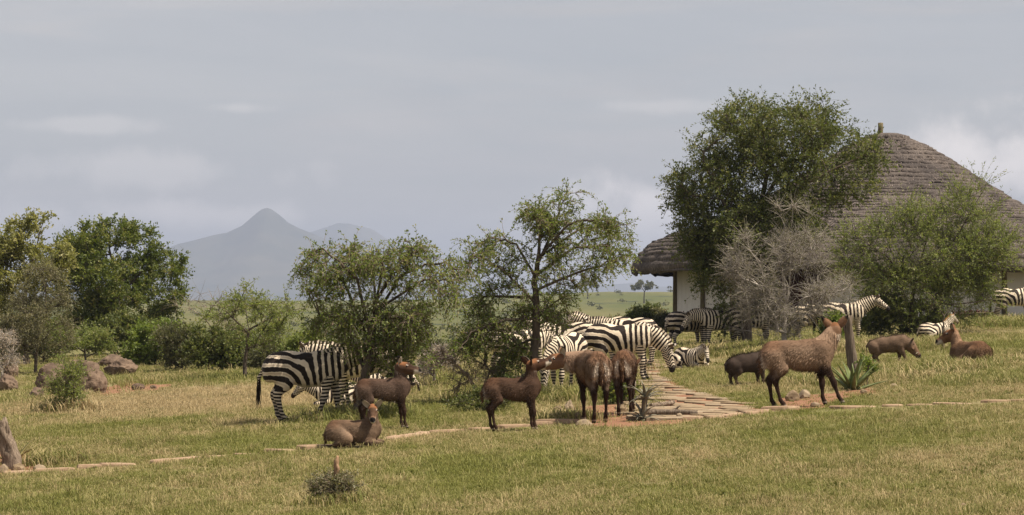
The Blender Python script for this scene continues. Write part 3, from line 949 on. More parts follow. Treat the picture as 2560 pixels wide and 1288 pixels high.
# ---------------------------------------------------------------- warthog
def warthog(loc, heading, label, group=None, scale=1.0, neck=(-25, 0), head=(-48, 0), feet=(0, 0, 0, 0), tone=(.075, .05, .036), seed=0):
    rng = np.random.default_rng(500 + seed)
    B = Body()
    B.chain("trunk", [(-.36, 0, .47), (-.15, 0, .475), (.12, 0, .475), (.32, 0, .50)], [.155, .185, .195, .175], .82, k=.08)
    B.add("trunk", (.16, 0, .56), (.34, 0, .57), .10, .10, .8, k=.08)
    for sy in (1, -1):
        B.add("trunk", (-.40, .06 * sy, .46), (-.41, .07 * sy, .36), .11, .09, 1, k=.06)
    Lz = []
    for sy, g in ((1, "hl"), (-1, "hr")):
        Lz.append((g, [(-.34, .08 * sy, .42), (-.30, .085 * sy, .32), (-.40, .08 * sy, .21), (-.385, .08 * sy, .08), (-.36, .08 * sy, .02)], [.13, .085, .040, .027, .034], .8))
    for sy, g in ((1, "fl"), (-1, "fr")):
        Lz.append((g, [(.28, .08 * sy, .42), (.26, .09 * sy, .30), (.28, .085 * sy, .18), (.275, .08 * sy, .08), (.30, .08 * sy, .02)], [.11, .07, .040, .028, .034], .85))
    legs_standing(B, Lz, feet, k=.04)
    nb = np.array((.34, 0, .52)); ny = R(neck[1]); nd = rotv(None, ny, R(neck[0]))
    poll = nb + nd * .17
    _, nside, nup = frame(nd)
    B.chain("neck", [nb, poll], [.17, .135], .8, nside, k=.06)
    hd, hside, hup = frame(rotv(None, ny + R(head[1]), R(head[0])))
    h0 = poll
    B.chain("head", [h0, h0 + hd * .12, h0 + hd * .25, h0 + hd * .35], [.135, .115, .082, .070], [.85, .9, .9, 1.0], hside, k=.05)
    B.add("head", h0 + hd * .05 - hup * .06, h0 + hd * .24 - hup * .035, .085, .055, .75, hside, k=.04)
    for sy in (1, -1):
        B.add("head", h0 + hd * .13 + hside * .10 * sy, h0 + hd * .155 + hside * .125 * sy, .035, .022, 1, k=.03)
    B.add("head", h0 + hd * .345, h0 + hd * .375, .072, .070, 1.0, hside, k=.02)
    B.chain("tail", [(-.50, 0, .55), (-.56, 0, .48), (-.565, 0, .26)], [.022, .016, .012], 1, k=.03)
    V, Q = B.mesh(.016)
    gd = B.group_dist(V); names = list(gd.keys()); G = np.argmin(np.stack([gd[k] for k in names]), 0); gi = {n: i for i, n in enumerate(names)}
    X, Y, Z = V.T
    nz = fbm(X * 6, Y * 6, Z * 6, 81 + seed, 3)
    tone = np.array(tone)
    col = tone[None] * (1 + .35 * nz)[:, None]
    legm = np.isin(G, [gi[k] for k in ("hl", "hr", "fl", "fr")])
    k = (legm * sstep(.36, .2, Z) * .45)[:, None]; col = col * (1 - k) + np.array([.11, .075, .05]) * k
    s = (V - h0) @ hd
    k = ((G == gi["head"]) * sstep(.02, .12, s) * .6)[:, None]; col = col * (1 - k) + np.array([.17, .10, .06]) * k
    k = ((G == gi["head"]) * sstep(.34, .37, s))[:, None]; col = col * (1 - k) + np.array([.03, .02, .018]) * k
    VV, QQ, CC = [V], [Q], [np.concatenate([col, np.ones((len(col), 1))], 1)]
    off = len(V)
    for sy in (1, -1):
        ev, ef, inn, tt = ear_mesh(poll + hup * .09 + hside * (.085 * sy) - hd * .02, hup * .85 + hside * .55 * sy - hd * .3, hside * .6 * sy + hd * .8, .12, .075)
        c = np.tile((*(tone * .9), 1.0), (len(ev), 1)); VV.append(ev); QQ.append(ef + off); off += len(ev); CC.append(c)
    V2, Q2, C2 = np.concatenate(VV), np.concatenate(QQ), np.concatenate(CC)
    Nv = vert_normals(V, Q)
    body = np.where(np.isin(G, [gi["trunk"], gi["neck"]]))[0]
    ids = rng.choice(body, 1100)
    crest = np.where(np.isin(G, [gi["trunk"], gi["neck"]]) & (np.abs(Y) < .035) & (Nv[:, 2] > .5))[0]
    cr_ = rng.choice(crest, 700)
    allid = np.concatenate([ids, cr_])
    comb = np.tile(np.array([-.8, 0, -.35]), (len(allid), 1)); comb[len(ids):] = (-.85, 0, .05)
    ln = np.concatenate([np.full(len(ids), .035), np.full(len(cr_), .085)])
    SV, SF = strands(V[allid], Nv[allid], comb, ln, .004, rng, .35, .4)
    sc_ = np.repeat(np.concatenate([col[allid] * rng.uniform(.5, 1.3, (len(allid), 1)), np.ones((len(allid), 1))], 1), 4, 0)
    extras = [("bristly_mane", SV, SF, {"coat": ('FLOAT_COLOR', sc_)}, MAT_COAT)]
    eyes = [h0 + hd * .07 + hup * .085 + hside * (.075 * sy) for sy in (1, -1)]
    o = finish("warthog", label, "warthog", group, loc, heading, scale, V2, Q2, {"coat": ('FLOAT_COLOR', C2)}, MAT_COAT, extras, eyes)
    for sy in (1, -1):
        Bt = Body(); p0 = h0 + hd * .29 + hside * .06 * sy - hup * .02
        Bt.chain("t", [p0, p0 + hside * .05 * sy + hup * .02, p0 + hside * .06 * sy + hup * .075], [.014, .011, .005], 1, k=.01)
        tv, tq = Bt.mesh(.008)
        obj("tusk", mesh_np("tusk", tv * scale, tq), MAT_TUSK, o)
    rx, ry = tilt_to_ground(loc, heading); o.rotation_euler = (rx, ry, heading)
    return o
# ------------------------------------------------------------------ vegetation
def leaf_mat(name, c1, c2, trans=0.35, c3=None):
    m, t, b, o = new_mat(name)
    f = attr(t, "tint").outputs["Fac"]
    stops = [(0.0, c1), (0.75, c2)] + ([(1.0, c3)] if c3 else [])
    c = ramp(t, f, stops)
    t.links.new(c, b.inputs["Base Color"])
    b.inputs["Roughness"].default_value = 0.55
    b.inputs["Specular IOR Level"].default_value = 0.35
    tr = t.nodes.new("ShaderNodeBsdfTranslucent")
    t.links.new(mixrgb(t, c, (1.15, 1.2, 0.6), 1.0, 'MULTIPLY'), tr.inputs["Color"])
    mx = t.nodes.new("ShaderNodeMixShader"); mx.inputs[0].default_value = trans
    t.links.new(b.outputs[0], mx.inputs[1]); t.links.new(tr.outputs[0], mx.inputs[2])
    t.links.new(mx.outputs[0], o.inputs["Surface"])
    return m
MAT_BARK = simple_mat("grey_brown_bark", (0.050, 0.038, 0.028), (0.135, 0.105, 0.080), 14, 0.9, (1, 1, 0.25), 0.8, 0.02)
MAT_BARK_PALE = simple_mat("pale_thorn_bark", (0.15, 0.12, 0.09), (0.30, 0.25, 0.19), 10, 0.9, (1, 1, 0.4), 0.5, 0.01)
MAT_TWIG_DRY = simple_mat("dry_grey_twigs", (0.20, 0.170, 0.142), (0.40, 0.355, 0.315), 5, 0.9, (1, 1, 1), 0)
MAT_TWIG_BROWN = simple_mat("dark_dead_twigs", (0.12, 0.09, 0.065), (0.25, 0.19, 0.14), 8, 0.9, (1, 1, 1), 0)
LF = {
    "acacia": leaf_mat("acacia_leaves", (0.095, 0.130, 0.030), (0.190, 0.225, 0.058), 0.46, (0.290, 0.270, 0.125)),
    "broad": leaf_mat("broad_leaves", (0.072, 0.100, 0.020), (0.160, 0.185, 0.040), 0.42, (0.290, 0.270, 0.090)),
    "dark": leaf_mat("dark_leaves", (0.070, 0.092, 0.026), (0.145, 0.160, 0.046), 0.42, (0.250, 0.235, 0.090)),
    "pale": leaf_mat("pale_leaves", (0.165, 0.170, 0.055), (0.290, 0.275, 0.100), 0.45, (0.400, 0.360, 0.180)),
    "grey": leaf_mat("grey_green_leaves", (0.112, 0.112, 0.057), (0.211, 0.192, 0.106), 0.34, (0.330, 0.285, 0.184)),
    "thorn": leaf_mat("thorn_tree_leaves", (0.135, 0.172, 0.046), (0.240, 0.270, 0.082), 0.46, (0.330, 0.310, 0.150)),
    "scrub": leaf_mat("valley_scrub_leaves", (0.077, 0.082, 0.037), (0.139, 0.139, 0.062), 0.34, (0.198, 0.174, 0.098)),
    "dry": leaf_mat("withered_leaves", (0.290, 0.217, 0.149), (0.449, 0.347, 0.253), 0.2, (0.450, 0.420, 0.333)),
    "bright": leaf_mat("bright_green_leaves", (0.092, 0.136, 0.023), (0.185, 0.229, 0.046), 0.42, (0.251, 0.285, 0.081)),
}

def tube(pts, rad, sides):
    pts = np.asarray(pts, float); n = len(pts)
    d = np.gradient(pts, axis=0); d /= np.linalg.norm(d, axis=1, keepdims=True) + 1e-9
    ref = np.array([0.3, 0.9, 0.2]) if abs(d[0] @ np.array([0, 0, 1])) > .8 else np.array([0, 0, 1.0])
    s = np.cross(d, ref); s /= np.linalg.norm(s, axis=1, keepdims=True) + 1e-9
    u = np.cross(d, s)
    a = np.linspace(0, 2 * math.pi, sides, endpoint=False)
    V = pts[:, None] + np.asarray(rad)[:, None, None] * (np.cos(a)[None, :, None] * s[:, None] + np.sin(a)[None, :, None] * u[:, None])
    i = np.arange(n - 1)[:, None] * sides; j = np.arange(sides)[None]; jn = (j + 1) % sides
    F = np.stack([i + j, i + jn, i + sides + jn, i + sides + j], -1).reshape(-1, 4)
    return V.reshape(-1, 3), F

class Acc:
    def __init__(self): self.V, self.F, self.n, self.A = [], [], 0, []
    def add(self, V, F, A=None):
        self.V.append(V); self.F.append(np.asarray(F) + self.n); self.n += len(V)
        self.A.append(np.zeros(len(V)) if A is None else A)
    def mesh(self, name, smooth=True, tint=False):
        V = np.concatenate(self.V); quads = [f for f in self.F if f.shape[1] == 4]; tris = [f for f in self.F if f.shape[1] == 3]
        Fs = ([np.concatenate(quads)] if quads else []) + ([np.concatenate(tris)] if tris else [])
        return mesh_np(name, V, Fs, smooth, {"tint": ('FLOAT', np.concatenate(self.A))} if tint else None)

def leaves_at(P, D, rng, length, width, tint, up=0.3, along=0.5):
    """rhombic leaves at P growing partly along D"""
    n = len(P)
    u = rng.normal(0, 1, (n, 3)); u /= np.linalg.norm(u, axis=1, keepdims=True)
    u = u * (1 - along) + D * along + np.array([0, 0, up * .4]); u /= np.linalg.norm(u, axis=1, keepdims=True)
    w = rng.normal(0, 1, (n, 3)); w = np.cross(u, w + np.array([0, 0, 0.0])); w /= np.linalg.norm(w, axis=1, keepdims=True) + 1e-9
    ln = (length * rng.uniform(.6, 1.3, n))[:, None]; wd = (width * rng.uniform(.6, 1.3, n))[:, None]
    V = np.stack([P, P + u * ln * .5 + w * wd, P + u * ln, P + u * ln * .5 - w * wd], 1).reshape(-1, 3)
    F = (np.arange(n) * 4)[:, None] + np.arange(4)[None]
    return V, F, np.repeat(tint, 4)

def shoots_from(P0, D0, rng, length, droop, segs=5, curl=.25):
    """many curved shoots at once -> points (n, segs, 3) and directions"""
    n = len(P0); pts = [P0]; d = D0 / (np.linalg.norm(D0, axis=1, keepdims=True) + 1e-9)
    ds = [d]
    ln = (length * rng.uniform(.5, 1.35, n))[:, None] / (segs - 1)
    for i in range(segs - 1):
        d = d + np.array([0, 0, -droop]) / (segs - 1) + rng.normal(0, curl, (n, 3)) / (segs - 1)
        d = d / (np.linalg.norm(d, axis=1, keepdims=True) + 1e-9)
        pts.append(pts[-1] + d * ln); ds.append(d)
    return np.stack(pts, 1), np.stack(ds, 1)

def shoot_tubes(S, r0, r1):
    """three-sided tubes along every shoot"""
    n, m, _ = S.shape
    d = np.gradient(S, axis=1); d /= np.linalg.norm(d, axis=2, keepdims=True) + 1e-9
    ref = np.array([.37, .81, .45]); s = np.cross(d, ref); s /= np.linalg.norm(s, axis=2, keepdims=True) + 1e-9
    u = np.cross(d, s)
    r = np.linspace(r0, r1, m)[None, :, None]
    rings = [S + r * (math.cos(a) * s + math.sin(a) * u) for a in (0, 2.094, 4.189)]
    V = np.stack(rings, 2).reshape(-1, 3)
    base = (np.arange(n) * m * 3)[:, None, None] + (np.arange(m - 1) * 3)[None, :, None] + np.arange(3)[None, None]
    nxt = (np.arange(n) * m * 3)[:, None, None] + (np.arange(m - 1) * 3)[None, :, None] + ((np.arange(3) + 1) % 3)[None, None]
    F = np.stack([base, nxt, nxt + 3, base + 3], -1).reshape(-1, 4)
    return V, F

def grow(rng, trunks, targets, bias=.30, sag=0.0, arch=.12, r_tip=.007, r_pow=.43, wig=.05):
    """join every target to the nearest part of the tree, thick where many twigs hang"""
    nodes, parent, plen = [], [], []
    for tr in trunks:
        prev = -1
        if isinstance(tr, tuple): prev, tr = tr
        for p in tr:
            nodes.append(np.asarray(p, float)); parent.append(prev)
            plen.append(0 if prev < 0 else plen[prev] + np.linalg.norm(nodes[-1] - nodes[prev])); prev = len(nodes) - 1
    n_tr = len(nodes)
    cap = n_tr + 5 * len(targets)
    A = np.zeros((cap, 3)); A[:n_tr] = nodes; PL = np.zeros(cap); PL[:n_tr] = plen; PA = np.full(cap, -1); PA[:n_tr] = parent
    cnt = n_tr
    root = A[0]
    order = np.argsort(np.min(np.linalg.norm(targets[:, None] - A[None, :n_tr], axis=2), 1))
    chains = []
    tips = []
    for ti in order:
        t = targets[ti]
        dist = np.linalg.norm(A[:cnt] - t, axis=1)
        j = int(np.argmin(dist + bias * PL[:cnt]))
        L0 = dist[j]; k = max(1, min(4, int(L0 / .22)))
        prev = j; ch = [j]
        for i in range(1, k + 1):
            f = i / k
            p = A[j] * (1 - f) + t * f
            if i < k: p = p + np.array([0, 0, arch * L0 * math.sin(math.pi * f)]) + rng.normal(0, wig * L0, 3)
            A[cnt] = p; PL[cnt] = PL[prev] + np.linalg.norm(p - A[prev]); PA[cnt] = prev; prev = cnt; ch.append(cnt); cnt += 1
        chains.append(ch); tips.append(prev)
    load = np.zeros(cnt)
    load[tips] += 1
    for i in range(cnt - 1, -1, -1):
        if PA[i] >= 0: load[PA[i]] += load[i]
    rad = r_tip * np.maximum(load, 1) ** r_pow
    return A[:cnt], PA[:cnt], rad, chains, np.array(tips), n_tr

def ell_points(rng, ells, n, shell=.55):
    """points spread through a union of ellipsoids, denser towards the outside"""
    w = np.array([e[2][0] * e[2][1] * e[2][2] * (e[3] if len(e) > 3 else 1) for e in ells]) ** .8
    pick = rng.choice(len(ells), n, p=w / w.sum())
    d = rng.normal(0, 1, (n, 3)); d /= np.linalg.norm(d, axis=1, keepdims=True)
    r = rng.uniform(0, 1, n) ** (1 / 3 * (1 - shell * .6))
    C = np.array([e[1] for e in ells])[pick]; S = np.array([e[2] for e in ells])[pick]
    return C + d * r[:, None] * S

def tree(name, label, cat, base, ells_px, trunk_px, D=None, n=300, seed=0, leaf="acacia", shoots=8, shoot_len=.45, droop=.5, leaves=14,
         leaf_len=.05, leaf_w=.016, bark=None, twig=None, depth=1.0, trunk_r=.0, group=None, bias=.3, r_tip=.007, tint_sp=.25, along=.45,
         limbs_px=(), spread=.6, thorny=False, wig=.05, r_pow=.43, up_shoot=.3, offs=.012, gap=-.12, gap_sc=1.6, limb_n=0, limb_sig=.15):
    """ells_px: (px, py, rx, ry[, depth offset m, depth radius factor]); trunk_px: list of (px, py[, depth offset])"""
    rng = np.random.default_rng(1000 + seed)
    b = hit(*base) if D is None else at(base[0], base[1], D)
    D = b[1]
    if abs(b[2] - float(ground(b[0], b[1]))) > .02: b[2] = float(ground(b[0], b[1]))
    sc = D / F_PX
    loc = lambda q: at(q[0], q[1], D + (q[2] if len(q) > 2 else 0)) - b if len(q) < 3 or q[2] == 0 else (at(q[0], q[1], D) - b + np.array([0, q[2], 0]))
    ells = []
    for e in ells_px:
        rx, ry = e[2] * sc, e[3] * sc
        dy = e[4] if len(e) > 4 else 0.0; fd = e[5] if len(e) > 5 else depth
        c = at(e[0], e[1], D) - b + np.array([0, dy, 0])
        ells.append((None, c, np.array([rx, rx * fd, ry])))
    T = ell_points(rng, ells, n)
    gs = gap_sc / (np.ptp(T[:, 0]) / 3.0)
    T = T[fbm(T[:, 0] * gs, T[:, 1] * gs, T[:, 2] * gs, seed * 7 + 5, 2) > gap]
    T = T[T[:, 2] > .12]
    trunks = [[np.array([0, 0, -.15])] + [loc(q) for q in trunk_px]]
    # a fine trunk
    def dense(pl, k=5):
        out = []
        for i in range(len(pl) - 1):
            for f in np.linspace(0, 1, k, endpoint=False): out.append(pl[i] * (1 - f) + pl[i + 1] * f + rng.normal(0, .012, 3) * (i > 0))
        return out + [pl[-1]]
    tr = [dense(trunks[0])]
    for lp in limbs_px:
        pts = [loc(q) for q in lp]
        allp = np.array(tr[0]); j = int(np.argmin(np.linalg.norm(allp - pts[0], axis=1)))
        dl = dense([allp[j]] + pts[1:], 5)[1:]
        tr.append((j, dl))
    if limb_n:
        extra = []
        for lp in limbs_px:
            pts = np.array([loc(q) for q in lp]); f = rng.uniform(.25, 1, limb_n) ** .8 * (len(pts) - 1)
            i0 = np.minimum(f.astype(int), len(pts) - 2); fr = (f - i0)[:, None]
            extra.append(pts[i0] * (1 - fr) + pts[i0 + 1] * fr + rng.normal(0, limb_sig, (limb_n, 3)) * np.array([1, 1.2, .8]) - np.array([0, 0, limb_sig * .35]))
        T = np.concatenate([T] + extra); T = T[T[:, 2] > .12]
    A, PA, rad, chains, tips, ntr = grow(rng, tr, T, bias, r_tip=r_tip, wig=wig, r_pow=r_pow)
    rad = np.maximum(rad, 0)
    if trunk_r:
        k0 = len(tr[0]); f = np.linspace(1, .35, k0); rad[:k0] = np.maximum(rad[:k0], trunk_r * f)
        rad[0:2] *= 1.25
    root = empty(name, tuple(b)); tag(root, label, cat, group)
    W = Acc()
    s = 0
    for i, t_ in enumerate(tr):
        if isinstance(t_, tuple):
            ids = [t_[0]] + list(range(s, s + len(t_[1]))); s += len(t_[1])
        else:
            ids = list(range(s, s + len(t_))); s += len(t_)
        r_ = rad[ids].copy()
        if isinstance(t_, tuple): r_[0] = r_[1]
        W.add(*tube(A[ids], r_, 7))
    for ch in chains:
        r_ = rad[ch].copy(); r_[0] = min(r_[0], r_[1] * 1.2)
        W.add(*tube(A[ch], r_, 4 if r_[1] > .02 else 3))
    obj("trunk", W.mesh("trunk"), bark or MAT_BARK, root)
    # leafy shoots at the ends of the twigs and along the thin ones
    thin = np.where((np.arange(len(A)) >= ntr) & (rad < r_tip * 2.6))[0]
    tipset = np.concatenate([np.repeat(tips, shoots), rng.choice(thin, max(1, int(len(tips) * shoots * .5)))])
    P0 = A[tipset]
    grow_dir = A[tipset] - A[np.maximum(PA[tipset], 0)]
    grow_dir /= np.linalg.norm(grow_dir, axis=1, keepdims=True) + 1e-9
    D0 = grow_dir * (1 - spread) + rng.normal(0, 1, P0.shape) * spread * .8 + np.array([0, 0, up_shoot])
    S, SD = shoots_from(P0, D0, rng, shoot_len, droop)
    C = Acc()
    tv, tf = shoot_tubes(S, .0055 if thorny else .0042, .0018)
    ct = obj("twigs", mesh_np("twigs", tv, tf), twig or bark or MAT_BARK, root)
    ct["kind"] = "stuff"
    if leaves:
        nS = len(S); m = leaves
        f = rng.uniform(.08, 1.0, (nS, m)) * (S.shape[1] - 1); i0 = np.minimum(f.astype(int), S.shape[1] - 2); fr = (f - i0)[..., None]
        ar = np.arange(nS)[:, None]
        P = S[ar, i0] * (1 - fr) + S[ar, i0 + 1] * fr
        DD = SD[ar, i0]
        shade = np.repeat(rng.normal(.45, tint_sp, nS), m)
        P = P.reshape(-1, 3) + rng.normal(0, offs, (nS * m, 3))
        tint = np.clip(shade + rng.normal(0, .18, nS * m), 0, 1)
        LV, LFc, LT = leaves_at(P, DD.reshape(-1, 3), rng, leaf_len, leaf_w, tint, .3, along)
        LV[:, 2] = np.maximum(LV[:, 2], .01)
        cw = obj("crown", mesh_np("crown", LV, LFc, False, {"tint": ('FLOAT', LT)}), LF[leaf], root); cw["kind"] = "stuff"
    return root
# ---- the two thorn trees on the lawn
tree("thorn_tree", "drooping thorn tree with arching branches in front of the left zebra pair", "tree", (888, 1050),
     [(930, 800, 110, 90), (900, 700, 90, 55), (1000, 660, 70, 50), (860, 770, 60, 60), (1010, 790, 76, 80), (985, 885, 64, 52), (930, 830, 80, 50), (895, 985, 22, 46), (886, 1026, 28, 22)],
     [(897, 990), (915, 930), (928, 870), (935, 800), (942, 745)],
     n=240, seed=1, gap=-.09, leaf="acacia", shoots=5, shoot_len=.42, droop=1.7, leaves=12, leaf_len=.056, leaf_w=.014, twig=MAT_TWIG_BROWN, trunk_r=.085, depth=.85,
     limbs_px=[[(930, 850), (895, 700, -.2), (850, 655, -.3), (806, 622, -.2), (772, 632, -.1), (758, 662, 0)], [(925, 870), (850, 690, .4), (795, 700, .5), (768, 765, .5)],
               [(938, 790), (1000, 690, .2), (1062, 662, .3), (1112, 655, .2), (1145, 675, .2), (1148, 725, .2)], [(940, 760), (985, 680, -.2), (1028, 640, -.2), (1044, 602, -.2)],
               [(940, 760), (930, 660, .3), (890, 635, .4), (842, 615, .5)], [(941, 750), (960, 670, -.4), (962, 622, -.4)], [(915, 930), (870, 830, .3), (820, 790, .5), (785, 790, .6)],
               [(937, 800), (1010, 790, -.5), (1062, 800, -.7), (1082, 860, -.7)], [(920, 900), (1000, 850, .4), (1045, 880, .5)],
               [(938, 780), (1060, 700, -.4), (1110, 700, -.5), (1128, 760, -.5)]],
     spread=.55, tint_sp=.3, up_shoot=.22, thorny=True, limb_n=17, limb_sig=.11)
tree("thorn_tree", "taller thorn tree with long branches reaching right above the zebra herd", "tree", (1330, 1004),
     [(1380, 565, 46, 36), (1345, 575, 40, 40), (1340, 660, 75, 50), (1330, 750, 95, 55), (1350, 800, 60, 32), (1250, 690, 45, 40), (1260, 760, 60, 50), (1250, 835, 76, 46), (1295, 880, 46, 46), (1255, 905, 50, 46),
      (1232, 962, 44, 40), (1290, 975, 42, 30), (1190, 850, 40, 36), (1430, 690, 50, 26), (1410, 620, 50, 30)],
     [(1332, 930), (1338, 860), (1342, 780), (1338, 690), (1348, 620)],
     n=320, seed=2, gap=-.12, leaf="acacia", shoots=5, shoot_len=.38, droop=1.2, leaves=12, leaf_len=.054, leaf_w=.014, twig=MAT_TWIG_BROWN, trunk_r=.10, depth=.85,
     limbs_px=[[(1342, 660), (1382, 580, .2), (1406, 508, .3), (1430, 482, .3)], [(1344, 650), (1420, 560, -.3), (1490, 548, -.5), (1540, 560, -.6), (1564, 568, -.6)],
               [(1340, 690), (1430, 622, .2), (1500, 612, .4), (1540, 618, .5), (1562, 640, .5)], [(1340, 730), (1420, 690, -.3), (1500, 664, -.5), (1540, 640, -.5)],
               [(1338, 690), (1290, 610, .2), (1226, 592, .3), (1196, 610, .3)], [(1340, 760), (1262, 680, -.3), (1190, 636, -.4), (1170, 670, -.4)], [(1341, 800), (1262, 800, -.3), (1180, 830, -.5), (1146, 880, -.6)],
               [(1348, 630), (1350, 560, -.3), (1340, 540, -.4), (1322, 520, -.4)], [(1338, 850), (1280, 870, .4), (1232, 930, .5)], [(1334, 920), (1290, 950, -.3), (1258, 1000, -.4)],
               [(1345, 640), (1450, 570, .6), (1520, 565, .8), (1545, 600, .8)], [(1340, 740), (1210, 740, .3), (1170, 790, .4)]],
     spread=.52, tint_sp=.28, up_shoot=.22, thorny=True, limb_n=18, limb_sig=.10)
# ---- trees by the hut
tree("acacia_tree", "tall dark green acacia standing before the thatched hut", "tree", (1868, 873),
     [(1862, 300, 80, 42), (1960, 345, 120, 75), (2042, 285, 40, 36), (2100, 370, 85, 52), (2172, 388, 40, 38), (1800, 372, 76, 66), (1760, 462, 76, 66),
      (1698, 500, 40, 46), (1880, 450, 130, 90), (2020, 450, 120, 85), (2130, 462, 58, 46), (1760, 570, 66, 76), (1850, 580, 110, 90), (1960, 560, 90, 66),
      (1745, 625, 44, 50), (1800, 670, 56, 60), (1850, 780, 46, 70), (1870, 700, 60, 80)],
     [(1866, 800), (1862, 720), (1876, 630), (1900, 520), (1920, 430)],
     n=1150, seed=3, gap=-.06, gap_sc=2.6, leaf="dark", shoots=8, shoot_len=.62, droop=.8, leaves=13, leaf_len=.085, leaf_w=.022, trunk_r=.19, depth=1.5, r_tip=.009,
     limbs_px=[[(1900, 520), (1960, 420, .5), (2030, 320, .8)], [(1876, 630), (1800, 500, -.5), (1722, 490, -.6)], [(1890, 570), (2010, 460, -.6), (2150, 392, -.8)]],
     spread=.6, tint_sp=.28)
tree("dry_thorn_bush", "leafless grey thorn bush in front of the acacia and hut", "bush", (1962, 880),
     [(1975, 560, 80, 50), (1905, 640, 90, 66), (2030, 630, 85, 66), (1965, 720, 130, 80), (2080, 700, 66, 70), (1910, 785, 80, 60), (1995, 800, 80, 50), (1850, 690, 46, 44)],
     [(1960, 830), (1962, 760), (1958, 690)],
     n=400, seed=4, gap=.0, leaf="grey", shoots=14, shoot_len=.55, droop=.35, leaves=3, leaf_len=.055, leaf_w=.010, bark=MAT_TWIG_DRY, twig=MAT_TWIG_DRY, trunk_r=.10, depth=.55,
     spread=.8, thorny=True, r_tip=.008)
tree("green_thorn_bush", "spreading light green thorn bush beside the hut wall", "bush", (2278, 838),
     [(2200, 640, 95, 76), (2300, 580, 86, 60), (2400, 560, 86, 52), (2430, 500, 52, 30), (2350, 660, 130, 76), (2480, 622, 76, 42), (2250, 740, 100, 66), (2400, 738, 86, 56),
      (2150, 640, 56, 66), (2280, 795, 76, 36), (2520, 612, 36, 26)],
     [(2276, 800), (2282, 740), (2290, 680)],
     n=460, seed=5, gap=-.06, gap_sc=2.2, leaf="thorn", shoots=8, shoot_len=1.0, droop=.15, leaves=20, leaf_len=.085, leaf_w=.014, bark=MAT_BARK, twig=MAT_BARK, trunk_r=.12, depth=.7,
     limbs_px=[[(2290, 690), (2380, 600, -.5), (2440, 490, -.8), (2468, 440, -.9)], [(2288, 700), (2400, 680, .5), (2500, 590, .8), (2560, 575, .9)], [(2288, 700), (2330, 580, .6), (2340, 490, .8)], [(2280, 760), (2400, 760, -.6), (2480, 745, -.8)], [(2285, 720), (2210, 640, -.4), (2150, 600, -.5)]],
     spread=.5, tint_sp=.25, up_shoot=.25, thorny=True)
tree("shrub", "dark leafy shrub at the foot of the green thorn bush", "bush", (2255, 838),
     [(2230, 790, 60, 40), (2300, 800, 50, 36), (2195, 810, 40, 30)], [(2250, 815)], n=120, seed=6, leaf="dark", shoots=9, shoot_len=.4, leaves=16, leaf_len=.09, leaf_w=.03, depth=.8)
tree("shrub", "small glossy green shrub behind the weathered stump", "bush", (2086, 862),
     [(2085, 825, 26, 34)], [(2086, 845)], n=40, seed=7, leaf="bright", shoots=8, shoot_len=.28, leaves=12, leaf_len=.09, leaf_w=.03)
# ---- the thicket on the left
tree("pale_leaved_tree", "pale yellow-green tree at the left edge behind the boulders", "tree", (66, 912),
     [(20, 600, 55, 58), (102, 566, 42, 34), (60, 680, 90, 66), (140, 645, 36, 50), (30, 780, 76, 70), (-60, 640, 70, 80), (-50, 780, 60, 80)],
     [(64, 840), (62, 760), (66, 680)], n=330, seed=10, leaf="pale", shoots=8, shoot_len=.5, droop=.9, leaves=13, leaf_len=.13, leaf_w=.038, trunk_r=.13,
     limbs_px=[[(64, 700), (90, 620, .2), (105, 545, .3)]], tint_sp=.25, offs=.03, r_tip=.01)
tree("grey_green_shrub", "fine-leaved grey-green shrub behind the big boulder", "bush", (88, 932),
     [(104, 735, 66, 72), (60, 815, 82, 66), (132, 830, 52, 60), (20, 850, 50, 50)], [(90, 890), (95, 830), (100, 780)], n=280, seed=11, leaf="grey", shoots=9, shoot_len=.5,
     droop=.7, leaves=16, leaf_len=.065, leaf_w=.012, trunk_r=.06)
tree("dense_tree", "dense dark green round-crowned tree left of the mountain", "tree", (285, 886),
     [(262, 602, 84, 50), (335, 612, 66, 44), (196, 645, 56, 56), (290, 690, 130, 80), (398, 680, 56, 48), (440, 668, 24, 28), (188, 740, 46, 80), (340, 775, 86, 60), (250, 785, 70, 60),
      (420, 745, 44, 44), (230, 825, 80, 46), (350, 835, 80, 36)],
     [(286, 830), (282, 770), (290, 700), (280, 640)], n=720, seed=12, gap=-.04, gap_sc=2.4, leaf="broad", shoots=8, shoot_len=.55, droop=.3, leaves=15, leaf_len=.12, leaf_w=.035, trunk_r=.16, tint_sp=.3,
     limbs_px=[[(286, 780), (220, 690, -.6), (190, 640, -.8)], [(284, 760), (350, 680, .5), (420, 660, .7)], [(285, 700), (270, 620, .3), (262, 560, .4)]], offs=.03, r_tip=.01)
tree("shrub", "bright green bush under the dense tree right of the boulders", "bush", (388, 912),
     [(390, 850, 58, 50), (350, 880, 36, 30), (430, 870, 34, 34)], [(389, 885)], n=170, seed=13, leaf="bright", shoots=8, shoot_len=.4, leaves=14, leaf_len=.10, leaf_w=.03, offs=.02)
tree("shrub", "yellow-green shrub growing just behind the big boulder", "bush", (215, 905),
     [(205, 850, 56, 30), (160, 862, 36, 30), (250, 860, 26, 28)], [(212, 880)], n=130, seed=14, leaf="thorn", shoots=9, shoot_len=.45, leaves=14, leaf_len=.08, leaf_w=.02, up_shoot=.6)
